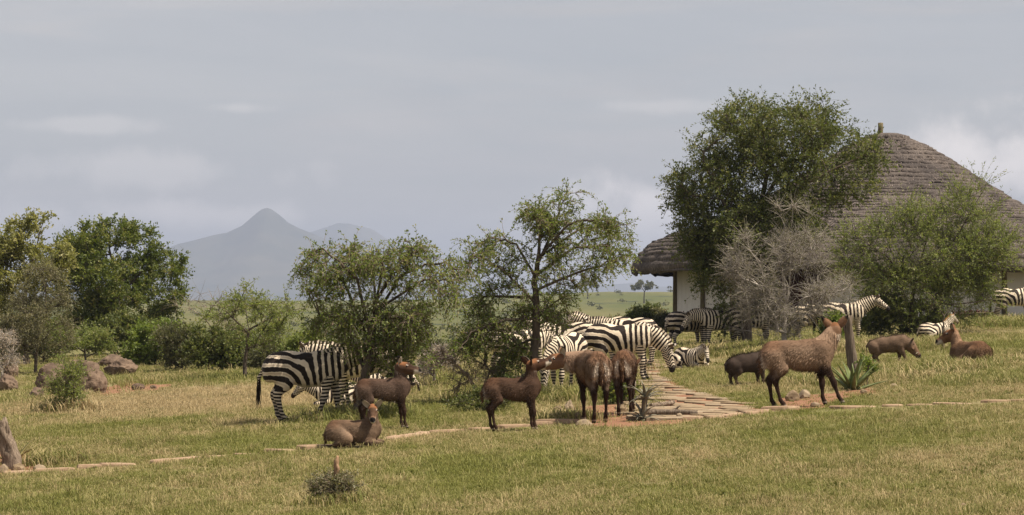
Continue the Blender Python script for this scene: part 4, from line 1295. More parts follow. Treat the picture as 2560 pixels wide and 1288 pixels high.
tree("small_acacia", "low flat thorn acacia with slim trunk left of the zebras", "tree", (612, 948),
     [(620, 785, 120, 36), (560, 772, 56, 34), (700, 782, 60, 36), (640, 842, 80, 36), (548, 850, 50, 36), (600, 740, 60, 20)],
     [(612, 905), (616, 865), (622, 825)], n=150, seed=15, leaf="thorn", shoots=6, shoot_len=.42, droop=.4, leaves=13, leaf_len=.065, leaf_w=.016, twig=MAT_BARK, trunk_r=.075,
     limbs_px=[[(620, 830), (560, 770, -.3), (490, 750, -.4)], [(621, 828), (700, 780, .3), (760, 770, .3)], [(621, 826), (610, 760, .2), (606, 710, .2)]], thorny=True)
tree("dead_thorn_branches", "bare pale thorn branches behind the small acacia", "bush", (530, 925),
     [(520, 755, 50, 26), (480, 770, 40, 30), (570, 740, 30, 24), (560, 800, 40, 30)], [(532, 880), (530, 820)], n=40, seed=16, leaf="dry", shoots=6, shoot_len=.5, leaves=0,
     bark=MAT_BARK_PALE, twig=MAT_BARK_PALE, trunk_r=.04, thorny=True)
tree("shrub", "dark bush left of the small acacia trunk", "bush", (520, 928),
     [(520, 860, 44, 50), (500, 900, 40, 30), (560, 890, 34, 36)], [(520, 900)], n=170, seed=17, leaf="dark", shoots=8, shoot_len=.4, leaves=14, leaf_len=.08, leaf_w=.025)
tree("shrub", "grey-green bush behind the big zebra's rump", "bush", (705, 925),
     [(700, 880, 50, 34), (750, 885, 50, 34), (660, 895, 40, 26)], [(705, 895)], n=200, seed=18, leaf="scrub", shoots=8, shoot_len=.4, leaves=14, leaf_len=.07, leaf_w=.018)
tree("shrub", "low scrubby bush at the lawn's far edge beside the dense tree", "bush", (455, 925),
     [(455, 890, 40, 26), (440, 850, 40, 30)], [(455, 908)], n=100, seed=19, leaf="scrub", shoots=8, shoot_len=.4, leaves=14, leaf_len=.08, leaf_w=.02)
tree("lone_shrub", "upright shrub with grassy foot in front of the boulders", "bush", (165, 1030),
     [(170, 925, 26, 34), (160, 965, 34, 34), (185, 950, 24, 26), (165, 1000, 30, 22)], [(164, 1000), (166, 960)], n=64, seed=20, leaf="thorn", shoots=6, shoot_len=.34, leaves=14, leaf_len=.05, leaf_w=.012,
     twig=MAT_TWIG_BROWN, up_shoot=.7)
tree("dead_shrub", "pale dead twiggy shrub at the left edge by the rocks", "bush", (5, 952),
     [(10, 860, 34, 26), (0, 900, 44, 30), (-40, 880, 40, 40)], [(5, 920)], n=110, seed=21, leaf="dry", shoots=16, shoot_len=.36, leaves=2, bark=MAT_TWIG_DRY, twig=MAT_TWIG_DRY, thorny=True)
tree("dead_bush", "bare dead bush with arching twigs between the two thorn trees", "bush", (1202, 1006),
     [(1180, 940, 46, 40), (1150, 900, 50, 26), (1100, 885, 34, 16), (1215, 930, 26, 50)], [(1196, 985), (1180, 955)], limbs_px=[[(1196, 985), (1172, 940, -.2), (1130, 900, -.2), (1062, 893, -.1)], [(1196, 985), (1165, 930, .2), (1150, 950, .3), (1140, 985, .3)], [(1200, 990), (1225, 930, .1), (1200, 890, .1), (1160, 900, .1)], [(1198, 985), (1240, 950, -.2), (1250, 990, -.2)]], limb_n=12, limb_sig=.07,
     n=40, seed=22, leaf="dry", shoots=6, shoot_len=.26, leaves=0,
     bark=MAT_TWIG_BROWN, twig=MAT_TWIG_BROWN, droop=.9, trunk_r=.03, thorny=True)
tree("dead_bush", "tangle of silvery dead twigs right of the left thorn tree", "bush", (1085, 965),
     [(1085, 895, 40, 20), (1060, 920, 30, 20), (1110, 910, 24, 20)], [(1085, 930)], n=70, seed=23, leaf="dry", shoots=16, shoot_len=.25, leaves=1, bark=MAT_TWIG_DRY, twig=MAT_TWIG_DRY, thorny=True)
tree("shrub", "low undergrowth darkened for the shadow at the foot of the taller thorn tree", "bush", (1215, 1030),
     [(1205, 1000, 56, 20), (1160, 1015, 40, 14), (1245, 1000, 24, 26)], [(1215, 1018)], n=110, seed=24, leaf="dark", shoots=7, shoot_len=.2, leaves=12, leaf_len=.045, leaf_w=.012)  # undergrowth whose dark leaves also stand for the shadow under the tree
tree("sapling", "thin leafless sapling in front of the lying zebra foal", "tree", (2358, 874),
     [(2362, 780, 20, 18), (2340, 760, 22, 16), (2380, 770, 16, 16)], [(2358, 850), (2357, 815), (2360, 790)], n=14, seed=25, leaf="thorn", shoots=4, shoot_len=.3, leaves=5, leaf_len=.06, leaf_w=.01,
     trunk_r=.05, thorny=True)
for i, (px, py, ee, lf, lb) in enumerate([
        (470, 915, [(465, 865, 46, 36), (500, 885, 40, 26)], "thorn", "light green bush filling the gap right of the dense tree"),
        (585, 925, [(585, 885, 46, 30), (640, 895, 40, 24)], "broad", "green bush just behind the small acacia's trunk"),
        (760, 930, [(760, 880, 50, 36), (800, 895, 40, 28)], "thorn", "olive bush behind the large left zebra's back"),
        (110, 905, [(120, 840, 50, 46), (60, 855, 60, 44)], "broad", "leafy green bush below the pale tree at the left"),
        (330, 895, [(300, 835, 60, 40), (350, 840, 50, 38)], "dark", "shady bush beneath the dense tree's crown")]):
    tree("shrub", lb, "bush", (px, py), ee, [(px, py - 20)], n=150, seed=80 + i, leaf=lf, shoots=8, shoot_len=.4, leaves=14, leaf_len=.10, leaf_w=.028, offs=.02)
# ---- scrub in the dip beyond the lawn
def reach(px, D):
    x = (px - 1280) / F_PX * D
    return (x, D, float(ground(x, D)))
def ground_py(px, D): return HORIZON - (reach(px, D)[2] - CAM_Z) / D * F_PX
proto = []
for i, (lf, n_) in enumerate((("scrub", 150), ("grey", 140), ("dark", 150))):
    x0 = 1000 + 60 * i; g0 = ground_py(x0, 125)
    o = tree("valley_shrub", "rounded scrubby bush in the dip beyond the lawn", "bush", (x0, g0), [(x0, g0 - 28, 30, 26), (x0 + 24, g0 - 22, 26, 20), (x0 - 22, g0 - 20, 26, 19)],
             [(x0, g0 - 12)], D=125, n=n_, seed=40 + i, leaf=lf, shoots=7, shoot_len=.4, leaves=12, leaf_len=.13, leaf_w=.04, offs=.03, r_tip=.012)
    proto.append(o)
spots = []
rr = np.random.default_rng(77)
for px, D, s in ((1066, 185, 1.5), (1110, 150, 1.2), (1165, 130, 1.2), (1010, 140, 1.5), (960, 125, 1.4), (900, 118, 1.3), (770, 112, 1.7), (820, 130, 1.7), (1040, 118, 1.0), (1090, 112, 1.1),
                 (1130, 108, 1.0), (1175, 106, 1.2), (1210, 112, 1.3), (1250, 120, 1.6), (1290, 115, 1.4), (1340, 110, 1.5), (1400, 112, 1.5), (1450, 118, 1.1), (1500, 115, 1.0), (1540, 120, 1.0),
                 (1600, 118, 1.0), (1660, 112, .8), (1640, 125, .7), (1630, 128, .9), (1240, 165, 1.3), (860, 160, 1.8), (740, 150, 1.8), (680, 122, 1.6), (930, 190, 1.6), (1130, 210, 1.2), (1570, 190, .8), (1480, 220, .9),
                 (1410, 300, 1.2), (1060, 320, 1.4), (1440, 420, 1.2), (1520, 520, 1.3), (1590, 640, 1.5), (1650, 480, 1.2), (1620, 330, .9), (1180, 460, 1.3), (1500, 800, 1.6), (1660, 900, 1.8), (640, 160, 1.9), (580, 140, 1.7), (480, 150, 2.0), (420, 145, 1.8), (1075, 165, 1.6), (1120, 180, 1.8), (1020, 175, 1.7), (1160, 165, 1.7), (1195, 150, 1.5), (1095, 140, 1.5), (1050, 150, 1.3), (980, 160, 1.8), (1215, 190, 1.8), (1440, 150, 1.2), (800, 170, 2.0), (710, 175, 2.0), (1145, 125, 1.3), (1065, 128, 1.2), (1000, 118, 1.2)):
    spots.append((px, D, s))
for i, (px, D, s) in enumerate(spots):
    o = proto[i] if i < 3 else copy_tree(proto[i % 3])
    o.location = reach(px, D); o.rotation_euler = (0, 0, rr.uniform(0, 6.28)); k = s * rr.uniform(.85, 1.1) * (.62 if px < 900 else .72 if px < 1240 else .85)
    o.scale = (k, k, k * rr.uniform(.8, 1.05))
    kind_ = ("olive", "pale grey-green", "dark green")[i % 3]; D_ = D
    tag(o, kind_ + (" rounded bush in the dip just beyond the lawn" if D_ < 140 else " bush on the low ground past the dip" if D_ < 260 else " bush standing far out on the grassy plain"), "bush", "scrub beyond the lawn")
# ---- specks of bush far out on the savanna, too small and many to tell apart
FA = Acc(); fr_ = np.random.default_rng(91)
for _ in range(420):
    D = float(np.exp(fr_.uniform(math.log(320), math.log(1450)))); x = fr_.uniform(-.23, .23) * D
    z = float(ground(x, D)); h = fr_.uniform(.5, 1.5) * (1 + D / 2500); w = h * fr_.uniform(.8, 1.6); nl = 60
    P = np.array([x, D, z]) + np.abs(fr_.normal(0, 1, (nl, 3))) * np.array([1, 1, h * .42]) * np.where(fr_.random((nl, 3)) < .5, 1, np.array([-1, -1, 1])) * np.array([w * .45, w * .45, 1])
    FA.add(*leaves_at(P, np.tile((0, 0, 1.), (nl, 1)), fr_, .45 * h, .16 * h, np.clip(fr_.normal(.3, .2, nl), 0, 1)))
fs = obj("savanna_scrub", FA.mesh("savanna_scrub", False, True), LF["scrub"]); tag(fs, "dark specks of scrub dotted over the far plain", None, None, "stuff")
# ---- flat-topped trees far out on the plain
def plain_tree(px, base_py, top_py, w_px, label, seed, D=None):
    q = hit(px, base_py) if D is None else np.array(reach(px, D))
    D = q[1]
    dy = (HORIZON - (q[2] - CAM_Z) / D * F_PX) - base_py      # keep the crown over the real foot
    h = base_py - top_py; b = base_py + dy
    return tree("plain_tree", label, "tree", (px, b), [(px, b - h * .80, w_px * .36, h * .17), (px - w_px * .26, b - h * .68, w_px * .22, h * .13), (px + w_px * .24, b - h * .70, w_px * .24, h * .14)],
                [(px, b - h * .25), (px + 1, b - h * .5)], D=D, n=110, seed=seed, leaf="scrub", shoots=6, shoot_len=.030 * w_px * D / F_PX, droop=.1, leaves=10, leaf_len=.035 * w_px * D / F_PX,
                leaf_w=.012 * w_px * D / F_PX, offs=.014 * w_px * D / F_PX, trunk_r=.028 * w_px * D / F_PX, r_tip=.0028 * w_px * D / F_PX, group="trees out on the plain")
plain_tree(1610, 748, 690, 72, "flat-topped acacia on the plain nearest the hut", 60, 1120)
plain_tree(1469, 741, 694, 62, "flat-topped acacia on the plain behind the taller thorn tree", 61, 1240)
plain_tree(1156, 738, 716, 28, "small round tree on the plain between the two thorn trees", 62, 1300)
plain_tree(1674, 728, 713, 13, "tiny tree on the skyline against the hut's corner post", 63, 1480)
# ------------------------------------------------------------------ thatched hut
m_, t_, b_, o_ = new_mat("weathered_thatch")
v_ = objcoord(t_, (1, 1, 1))
st_ = noise_node(t_, 9.0, 6, 0.7, objcoord(t_, (1.6, 1.6, .35)))
pt_ = noise_node(t_, 0.7, 4, 0.6, v_)
c_ = ramp(t_, st_, [(0.28, (0.024, 0.020, 0.018)), (0.52, (0.082, 0.069, 0.063)), (0.75, (0.20, 0.172, 0.157))])
c_ = mixrgb(t_, c_, ramp(t_, pt_, [(0.32, (0.62, 0.61, 0.62)), (0.68, (1.45, 1.40, 1.34))]), 1.0, 'MULTIPLY')
t_.links.new(c_, b_.inputs["Base Color"]); b_.inputs["Roughness"].default_value = 0.95
bump(t_, b_, st_, 0.9, 0.05)
MAT_THATCH = m_
MAT_STRAW = simple_mat("straw_ends", (0.09, 0.07, 0.062), (0.26, 0.21, 0.185), 6, 0.95, (1, 1, 1), 0)
MAT_PLASTER = simple_mat("cream_plaster", (0.72, 0.66, 0.58), (0.82, 0.76, 0.68), 2.5, 0.9, (1, 1, .6), 0.15, 0.01)
MAT_POST = simple_mat("timber_post", (0.085, 0.066, 0.035), (0.175, 0.140, 0.080), 6, 0.85, (3, 3, .3), 0.5, 0.01)
MAT_DARK = simple_mat("dark_stakes_and_unlit_openings", (0.050, 0.022, 0.016), (0.085, 0.038, 0.026), 5, 0.8, (4, 4, .4), 0.3, 0.01)  # fence stakes; on the hut, the darkness inside its openings as a colour
HD = 112.0
hc = at(2218, 737, HD); hx, hy = hc[0], hc[1]
hz0 = float(ground(hx, hy))
k_ = HD / F_PX
hut = empty("thatched_hut", (hx, hy, hz0)); tag(hut, "large round hut with tall grey thatched roof on the right", "hut")
APEX = CAM_Z + (HORIZON - 337) * k_ - hz0
prof_r = np.array([0, 45, 105, 175, 245, 335, 450, 545, 592, 622, 638]) * k_
prof_d = np.array([0, 9, 34, 78, 126, 182, 228, 254, 274, 302, 334]) * k_
rng = np.random.default_rng(5)
# inner shell of the roof: underside and ceiling of the eave
sl = np.concatenate([[0], np.cumsum(np.hypot(np.diff(prof_r), np.diff(prof_d)))])
def rprof(s): return np.interp(s, sl, prof_r), APEX - np.interp(s, sl, prof_d)
nseg = 260
th = np.linspace(0, 2 * math.pi, nseg, endpoint=False)
def ring(rv, zv): return np.stack([rv * np.cos(th), rv * np.sin(th), np.broadcast_to(zv, th.shape)], -1)
def bands(rings, close=True):
    V = np.concatenate(rings); F = []
    for i in range(len(rings) - 1):
        a = i * nseg + np.arange(nseg); b2 = i * nseg + (np.arange(nseg) + 1) % nseg
        F.append(np.stack([a, a + nseg, b2 + nseg, b2], -1))
    return V, np.concatenate(F)
rr_, zz_ = rprof(np.linspace(.02, sl[-1], 22))
Vr, Fr = bands([ring(a, b2 - .16) for a, b2 in zip(rr_, zz_)])
roof = obj("roof", mesh_np("roof", Vr, Fr), MAT_THATCH, hut)
NC = 46
fr_V, fr_n = [], 0
lumps = lambda a, s, sd: vnoise(np.cos(a) * s + 9, np.sin(a) * s + 3, 0, sd)
cuts = np.concatenate([[0], np.cumsum(rng.uniform(.6, 1.4, NC))]); cuts *= sl[-1] / cuts[-1]
for i in range(NC):
    s0 = max(0.0, cuts[i] - .10); s1 = cuts[i + 1] + .02
    jag = .05 * lumps(th, 40, i) + .13 * lumps(th, 6, i // 2 + 100) + .08 * lumps(th, 18, i + 150) + rng.normal(0, .014, nseg)
    s1v = np.minimum(s1 + jag, sl[-1] + .12)
    r0, z0 = rprof(s0); r1, z1 = rprof(np.minimum(s1v, sl[-1])); ext = np.maximum(s1v - sl[-1], 0)
    z1 = z1 - ext
    lift = .075 + .035 * lumps(th, 14, i + 200) + .018 * lumps(th, 60, i + 300)
    nrm_r, nrm_z = .5, .86
    thick = .10 if i < NC - 1 else .26
    rm, zm = rprof((s0 + s1) / 2)
    V, F = bands([ring(np.full(nseg, max(r0, .01)), np.full(nseg, z0 - .02)), ring(rm + lift * .75 * nrm_r, zm + lift * .75 * nrm_z), ring(r1 + lift * nrm_r, z1 + lift * nrm_z),
                  ring(r1 + .01, z1 - thick * .5), ring(r1 - .18, z1 - thick)])
    obj("thatch_course", mesh_np("thatch_course", V, F, True), MAT_THATCH, roof)
    nst = int(90 + 1000 * r1.mean() / prof_r[-1])
    a = rng.uniform(0, 2 * math.pi, nst)
    rr1 = np.interp(a, th, r1, period=2 * math.pi); zz1 = np.interp(a, th, z1, period=2 * math.pi)
    ca, sa = np.cos(a), np.sin(a)
    slope = np.array([rprof(s1 + .01)[0] - rprof(s1 - .2)[0], rprof(s1 + .01)[1] - rprof(s1 - .2)[1]]); slope /= np.linalg.norm(slope) + 1e-9
    ln = rng.uniform(.06, .26, nst); w = rng.uniform(.008, .024, nst)
    up = rng.uniform(.02, .09, nst)
    P = np.stack([(rr1 - .06) * ca, (rr1 - .06) * sa, zz1 + up + .03], -1)
    tipd = np.stack([slope[0] * ca, slope[0] * sa, np.full(nst, slope[1])], -1) + rng.normal(0, .12, (nst, 3))
    sd = np.stack([-sa, ca, 0 * ca], -1)
    fr_V.append(np.stack([P - sd * w[:, None], P + sd * w[:, None], P + tipd * (ln + .06)[:, None]], 1).reshape(-1, 3))
fv = np.concatenate(fr_V)
fo = obj("straw_fringe", mesh_np("straw_fringe", fv, np.arange(len(fv)).reshape(-1, 3), False), MAT_STRAW, roof); fo["kind"] = "stuff"
# cap ridge and pole
V, F = bands([ring(np.full(nseg, .02), np.full(nseg, APEX + .10)), ring(np.full(nseg, .55), np.full(nseg, APEX + .06)), ring(np.full(nseg, 1.02) + .06 * lumps(th, 12, 71), np.full(nseg, APEX - .08)),
              ring(np.full(nseg, 1.1) + .08 * lumps(th, 20, 72), np.full(nseg, APEX - .30)), ring(np.full(nseg, .8), np.full(nseg, APEX - .32))])
obj("ridge_cap", mesh_np("ridge_cap", V, F), MAT_THATCH, roof)
pv, pf = tube([(-.30, 0, APEX - .5), (-.30, 0, APEX), (-.29, 0, APEX + .32), (-.29, .01, APEX + .56), (-.29, .01, APEX + .565)], [.125, .125, .12, .12, .001], 9)
obj("pole", mesh_np("pole", pv, pf), MAT_POST, roof)
# walls: posts with plaster panels between them
RW = (2218 - 1687) * k_
eave_z = CAM_Z + (HORIZON - 676) * k_ - hz0 + .25
floor_z = -1.2
angs = [4, 26, 38.5, 52, 66, 80, 94, 111, 121, 132, 145, 158, 171, 184, 200, 216, 232, 248, 264, 280, 296, 312, 328, 344]
def wpt(deg, r, z):     # 0 = left end of the wall as seen, turning towards the camera
    a = R(180 + deg); return np.array([r * math.cos(a), r * math.sin(a), z])
for i, d in enumerate(angs):
    lean = rng.normal(0, .03)
    V, F = tube([wpt(d, RW + .05, floor_z), wpt(d, RW + .05 + lean * .3, 0), wpt(d + lean, RW + .05, eave_z * .6), wpt(d, RW + .05, eave_z + .5)], [.125, .12, .11, .10], 9)
    obj("post", mesh_np("post", V, F), MAT_POST, hut)
    d2 = angs[(i + 1) % len(angs)] + (360 if i + 1 == len(angs) else 0)
    opening = d in (38.5, 52, 121, 132)  # openings get a set-back dark panel, its colour standing for the unlit inside
    n_ = 8; V, F = [], []
    r_in = RW - (.55 if opening else .02)
    zt = [floor_z, eave_z + .5]
    for q in range(n_ + 1):
        dd = d + (d2 - d) * q / n_
        for r_ in (r_in, r_in - .2):
            for z in zt: V.append(wpt(dd, r_, z))
    for q in range(n_):
        a = q * 4; c = a + 4
        F += [[a, c, c + 1, a + 1], [a + 2, a + 3, c + 3, c + 2], [a + 1, c + 1, c + 3, a + 3]]
    obj("wall_panel", mesh_np("wall_panel", np.array(V), np.array(F), True), MAT_DARK if opening else MAT_PLASTER, hut)
for q in range(40):     # rafters under the eave
    d = q * 9 + 2
    r0, z0 = rprof(sl[-1] * .80); r1, z1 = rprof(sl[-1] * .985)
    V, F = tube([wpt(d, r0, z0 - .30), wpt(d, r1 - .1, z1 - .26)], [.055, .05], 6)
    obj("rafter", mesh_np("rafter", V, F), MAT_POST, hut)
# low paling fence before the right wall
fl_ = empty("paling_fence", tuple(reach(2440, 99.0))); tag(fl_, "low brown paling fence before the hut wall on the right", "fence")
fo_ = np.array(reach(2440, 99.0))
i = 0
for px in np.arange(2385, 2500, 6.4):
    q = np.array(reach(px, 99.0 + rng.normal(0, .04))) - fo_
    h = .42 + rng.normal(0, .03)
    V, F = tube([q + (0, 0, -.1), q + (rng.normal(0, .01), 0, h), q + (0, 0, h + .04), q + (0, 0, h + .045)], [.05, .048, .03, .001], 6)
    obj("stake", mesh_np("stake", V, F), MAT_DARK, fl_)
q0 = np.array(reach(2384, 99.0)) - fo_; q1 = np.array(reach(2500, 99.0)) - fo_
V, F = tube([q0 + (0, -.07, .36), (q0 + q1) / 2 + (0, -.07, .35), q1 + (0, -.07, .36)], [.03, .03, .03], 6)
obj("rail", mesh_np("rail", V, F), MAT_POST, fl_)

# ------------------------------------------------------------------ rocks, stones, path
MAT_BOULDER = simple_mat("lichened_boulder", (0.056, 0.038, 0.028), (0.205, 0.143, 0.100), 2.6, 0.95, (1, 1, 1), 1.0, 0.12, 12)
MAT_FLAG = simple_mat("tan_flagstone", (0.140, 0.100, 0.060), (0.30, 0.222, 0.140), 4.5, 0.9, (1, 1, 4), 0.6, 0.015, 8)
MAT_PALESTONE = simple_mat("pale_stone", (0.165, 0.122, 0.080), (0.33, 0.255, 0.172), 5, 0.9, (1, 1, 2), 0.5, 0.015, 8)
MAT_EDGE = simple_mat("reddish_tan_edging", (0.24, 0.155, 0.098), (0.40, 0.285, 0.195), 4, 0.9, (1, 1, 3), 0.5, 0.015, 8)
def rock_mesh(name, size, seed, sub=3, rough=.28, flat=0.0):
    bm = bmesh.new(); bmesh.ops.create_icosphere(bm, subdivisions=sub, radius=1.0)
    V = np.array([v.co[:] for v in bm.verts])
    n = fbm(V[:, 0] * 1.3 + seed, V[:, 1] * 1.3, V[:, 2] * 1.3, 200 + seed, 4)
    r2 = np.abs(fbm(V[:, 0] * 2.6, V[:, 1] * 2.6 + seed, V[:, 2] * 2.6, 260 + seed, 3))
    r3 = 1 - np.abs(fbm(V[:, 0] * 4.5, V[:, 1] * 4.5 + seed, V[:, 2] * 4.5, 290 + seed, 3))
    V = V * (1 + rough * n - rough * .7 * r2 - rough * .35 * np.maximum(r3 - .85, 0) / .15)[:, None]
    rg = np.random.default_rng(seed)
    for _ in range(9):      # chopped faces
        d = rg.normal(0, 1, 3); d /= np.linalg.norm(d); c = rg.uniform(.58, .86)
        h = V @ d; V = V - np.maximum(h - c, 0)[:, None] * d * .85
    V[:, 2] = np.maximum(V[:, 2], -.45)
    V = V * np.array(size)
    for v, p in zip(bm.verts, V): v.co = p
    me = bpy.data.meshes.new(name); bm.to_mesh(me); bm.free()
    if sub > 3: me.polygons.foreach_set("use_smooth", np.full(len(me.polygons), True))
    return me
def rock(px, py, w, h, label, seed, mat=None, dpt=.8, sub=5, name="boulder", cat="rock", group=None, rough=.3, rz=None):
    p = hit(px, py); s = p[1] / F_PX
    sx, sz = w * s / 2, h * s / 1.25
    o = obj(name, rock_mesh(name, (sx, sx * dpt, sz), seed, sub, rough), mat or MAT_BOULDER, loc=(p[0], p[1] + sx * dpt * .5, p[2] + sz * .25), rot=(0, 0, (seed * 1.7) % 6.28 if rz is None else rz))
    return tag(o, label, cat, group)
rock(205, 985, 120, 100, "big rounded brown boulder with a split face near the shrub", 1, rz=.4)
rock(130, 975, 90, 78, "dark boulder leaning against the left of the big one", 2, rz=.2)
rock(92, 998, 56, 34, "low dark rock in front of the dark boulder", 3)
rock(240, 982, 44, 60, "upright rock slab at the right of the big boulder", 4, dpt=.6)
rock(302, 938, 96, 40, "flat-topped dark rock under the dense tree", 5, rz=0)
rock(285, 915, 100, 34, "slanting brown rock behind the flat-topped one", 6, rz=0)
rock(10, 978, 76, 40, "brown rock at the left edge of the lawn", 7)
rock(20, 945, 60, 46, "rock beneath the pale dead shrub", 8)
rock(345, 975, 40, 18, "small dark stone on the red scuffed soil", 9, sub=3)
rock(382, 972, 22, 10, "smallest stone right of the red soil patch", 10, sub=3)
# flagstone path winding back to the herd
rng = np.random.default_rng(12)
path = empty("stone_path", tuple(hit(1740, 1020))); path["kind"] = "structure"
tag(path, "tan flagstone path winding back past the grazing zebra")
po = np.array(path.location)
pp = np.array(PATH_POLY)
flags = []
def flagstone(cx, cy, lx, ly, h, name, parent, org, mat, ang, seed):
    k = 9; a = np.linspace(0, 2 * math.pi, k, endpoint=False) + rng.uniform(-.2, .2, k)
    rad = rng.uniform(.66, 1.10, k)
    p2 = np.stack([np.sign(np.cos(a)) * np.abs(np.cos(a)) ** .6 * lx / 2 * rad, np.sign(np.sin(a)) * np.abs(np.sin(a)) ** .6 * ly / 2 * rad], -1)
    c, s = math.cos(ang), math.sin(ang); p2 = p2 @ np.array([[c, s], [-s, c]])
    tl = rng.normal(0, .012, 2)
    V, F = [], []
    for z, sc in ((-.12, 1.0), (h * .55, 1.0), (h, .93)):
        for q in p2:
            x, y = q * sc; gx, gy = cx + x, cy + y
            V.append((x, y, z + tl @ (x, y)))
    V.append((0, 0, h + .006))
    for r_ in (0, 1):
        for i in range(k): F.append([r_ * k + i, r_ * k + (i + 1) % k, (r_ + 1) * k + (i + 1) % k, (r_ + 1) * k + i])
    T = [[2 * k + i, 2 * k + (i + 1) % k, 3 * k] for i in range(k)]
    o = obj(name, mesh_np(name, np.array(V), [np.array(F), np.array(T)], False), mat, parent)
    o.location = (cx - org[0], cy - org[1], float(ground(cx, cy)) - org[2])
    return o
def clip(poly, n_, c_):
    out = []
    for i in range(len(poly)):
        p0, p1 = poly[i], poly[(i + 1) % len(poly)]; d0, d1 = p0 @ n_ - c_, p1 @ n_ - c_
        if d0 <= 0: out.append(p0)
        if (d0 < 0) != (d1 < 0) and abs(d0 - d1) > 1e-9: out.append(p0 + (p1 - p0) * d0 / (d0 - d1))
    return out
seeds = []
for _ in range(6000):
    c = np.array([rng.uniform(pp[:, 0].min(), pp[:, 0].max()), rng.uniform(pp[:, 1].min(), pp[:, 1].max())])
    if not in_poly(c[:1], c[1:], PATH_POLY)[0]: continue
    if all(math.hypot((c[0] - q[0]) / 1.25, c[1] - q[1]) > .36 + .008 * (c[1] - 40) for q in seeds): seeds.append(c)
for c in seeds:
    poly = [c + np.array(v) * .62 for v in ((-1.3, -1), (1.3, -1), (1.3, 1), (-1.3, 1))]
    for q in seeds:
        d = q - c; L_ = np.linalg.norm(d)
        if 1e-6 < L_ < 2.2 and len(poly) > 2: poly = clip(poly, d / L_, ((q + c) / 2) @ (d / L_) - .012)
    if len(poly) < 3: continue
    P2 = np.array(poly) - c; P2 = P2 * rng.uniform(.95, 1.0) + rng.normal(0, .010, P2.shape)
    k = len(P2); h = rng.uniform(.006, .018); tl = rng.normal(0, .006, 2)
    V = [(x * s_, y_ * s_, z + tl @ (x, y_)) for z, s_ in ((-.12, 1), (h * .6, 1), (h, .95)) for x, y_ in P2] + [(0, 0, h + .004)]
    F4 = [[r_ * k + i, r_ * k + (i + 1) % k, (r_ + 1) * k + (i + 1) % k, (r_ + 1) * k + i] for r_ in (0, 1) for i in range(k)]
    F3 = [[2 * k + i, 2 * k + (i + 1) % k, 3 * k] for i in range(k)]
    o = obj("flagstone", mesh_np("flagstone", np.array(V), [np.array(F4), np.array(F3)], False), MAT_FLAG if rng.random() < .75 else MAT_PALESTONE, path)
    o.location = (c[0] - po[0], c[1] - po[1], float(ground(c[0], c[1])) - po[2])
# stone edging across the lawn
EDGES = []
def edging(name, pts, label, hgt, prob=1.0):
    P = np.array([hit(a, b)[:2] for a, b in pts]); e = empty(name, (P[0, 0], P[0, 1], float(ground(*P[0])))); tag(e, label, "edging")
    org = np.array(e.location)
    seg = np.concatenate([[0], np.cumsum(np.hypot(*np.diff(P, axis=0).T))]); s = 0; EDGES.append(P)
    while s < seg[-1]:
        L_ = rng.uniform(.35, .85)
        c = np.array([np.interp(s + L_ / 2, seg, P[:, i]) for i in (0, 1)]); c2 = np.array([np.interp(s + L_ / 2 + .1, seg, P[:, i]) for i in (0, 1)])
        if rng.random() < prob:
            flagstone(c[0], c[1] + rng.normal(0, .05), L_ * 1.04, rng.uniform(.16, .28), rng.uniform(*hgt), "edging_stone", e, org, MAT_EDGE, math.atan2(*(c2 - c)[::-1]) + rng.normal(0, .05), 0)
        s += L_ * .97
edging("stone_edging", [(-60, 1194), (120, 1180), (290, 1166)], "pale stone edging strip by the left stump bed", (.035, .06))
edging("stone_edging", [(380, 1160), (480, 1147), (600, 1138), (740, 1126), (835, 1116)], "thin sunken stone edging running left of the lying calf", (.015, .05))
edging("stone_edging", [(965, 1102), (1060, 1088), (1160, 1079), (1240, 1072), (1395, 1060)], "raised pale stone edging between the lying calf and the adult waterbuck", (.03, .07))
edging("stone_edging", [(1700, 1052), (1800, 1046), (1900, 1034), (1950, 1026)], "stone edging along the near side of the flagstone path", (.04, .07))
edging("stone_edging", [(2080, 1024), (2200, 1017), (2330, 1012), (2450, 1008), (2600, 1003)], "thin stone edging on the lawn at the right", (.012, .04))
# loose stones round the two planted beds
for i, (px, py, w, h, lb) in enumerate([(1395, 1042, 30, 30, "stone at the left corner of the middle planted bed"), (1425, 1036, 40, 34, "rough stone beside the nuzzling adult's foreleg"),
        (1460, 1066, 46, 18, "flat stone at the nuzzling adult's hind hooves"), (1555, 1034, 44, 34, "grey stone between the two rear-facing waterbucks"), (1445, 1052, 20, 30, "small upright stone in the middle bed"),
        (1700, 1044, 26, 12, "low stone at the right end of the middle bed"), (1985, 1002, 44, 26, "tan rock under the belly of the right adult waterbuck"), (2012, 996, 50, 24, "broken rock by the right adult's foreleg"),
        (2040, 1018, 30, 16, "small rock at the right adult's front hoof"), (2160, 985, 26, 14, "stone at the foot of the green aloe"), (2235, 968, 24, 10, "pale flat stone in the grass right of the aloe"),
        (8, 1182, 30, 24, "grey stone left of the stump's foot"), (42, 1182, 44, 26, "weathered stone below the left stump"), (98, 1178, 40, 16, "flat stone at the right end of the left bed"), (122, 1152, 18, 26, "small upright stone at the left bed's corner"),
        (2410, 1268, 22, 12, "tiny reddish stone in the foreground grass")]):
    rock(px, py, w, h, lb, 20 + i, MAT_PALESTONE if i % 3 else MAT_FLAG, .7, 3, "stone", "stone", "loose stones round the planted beds")

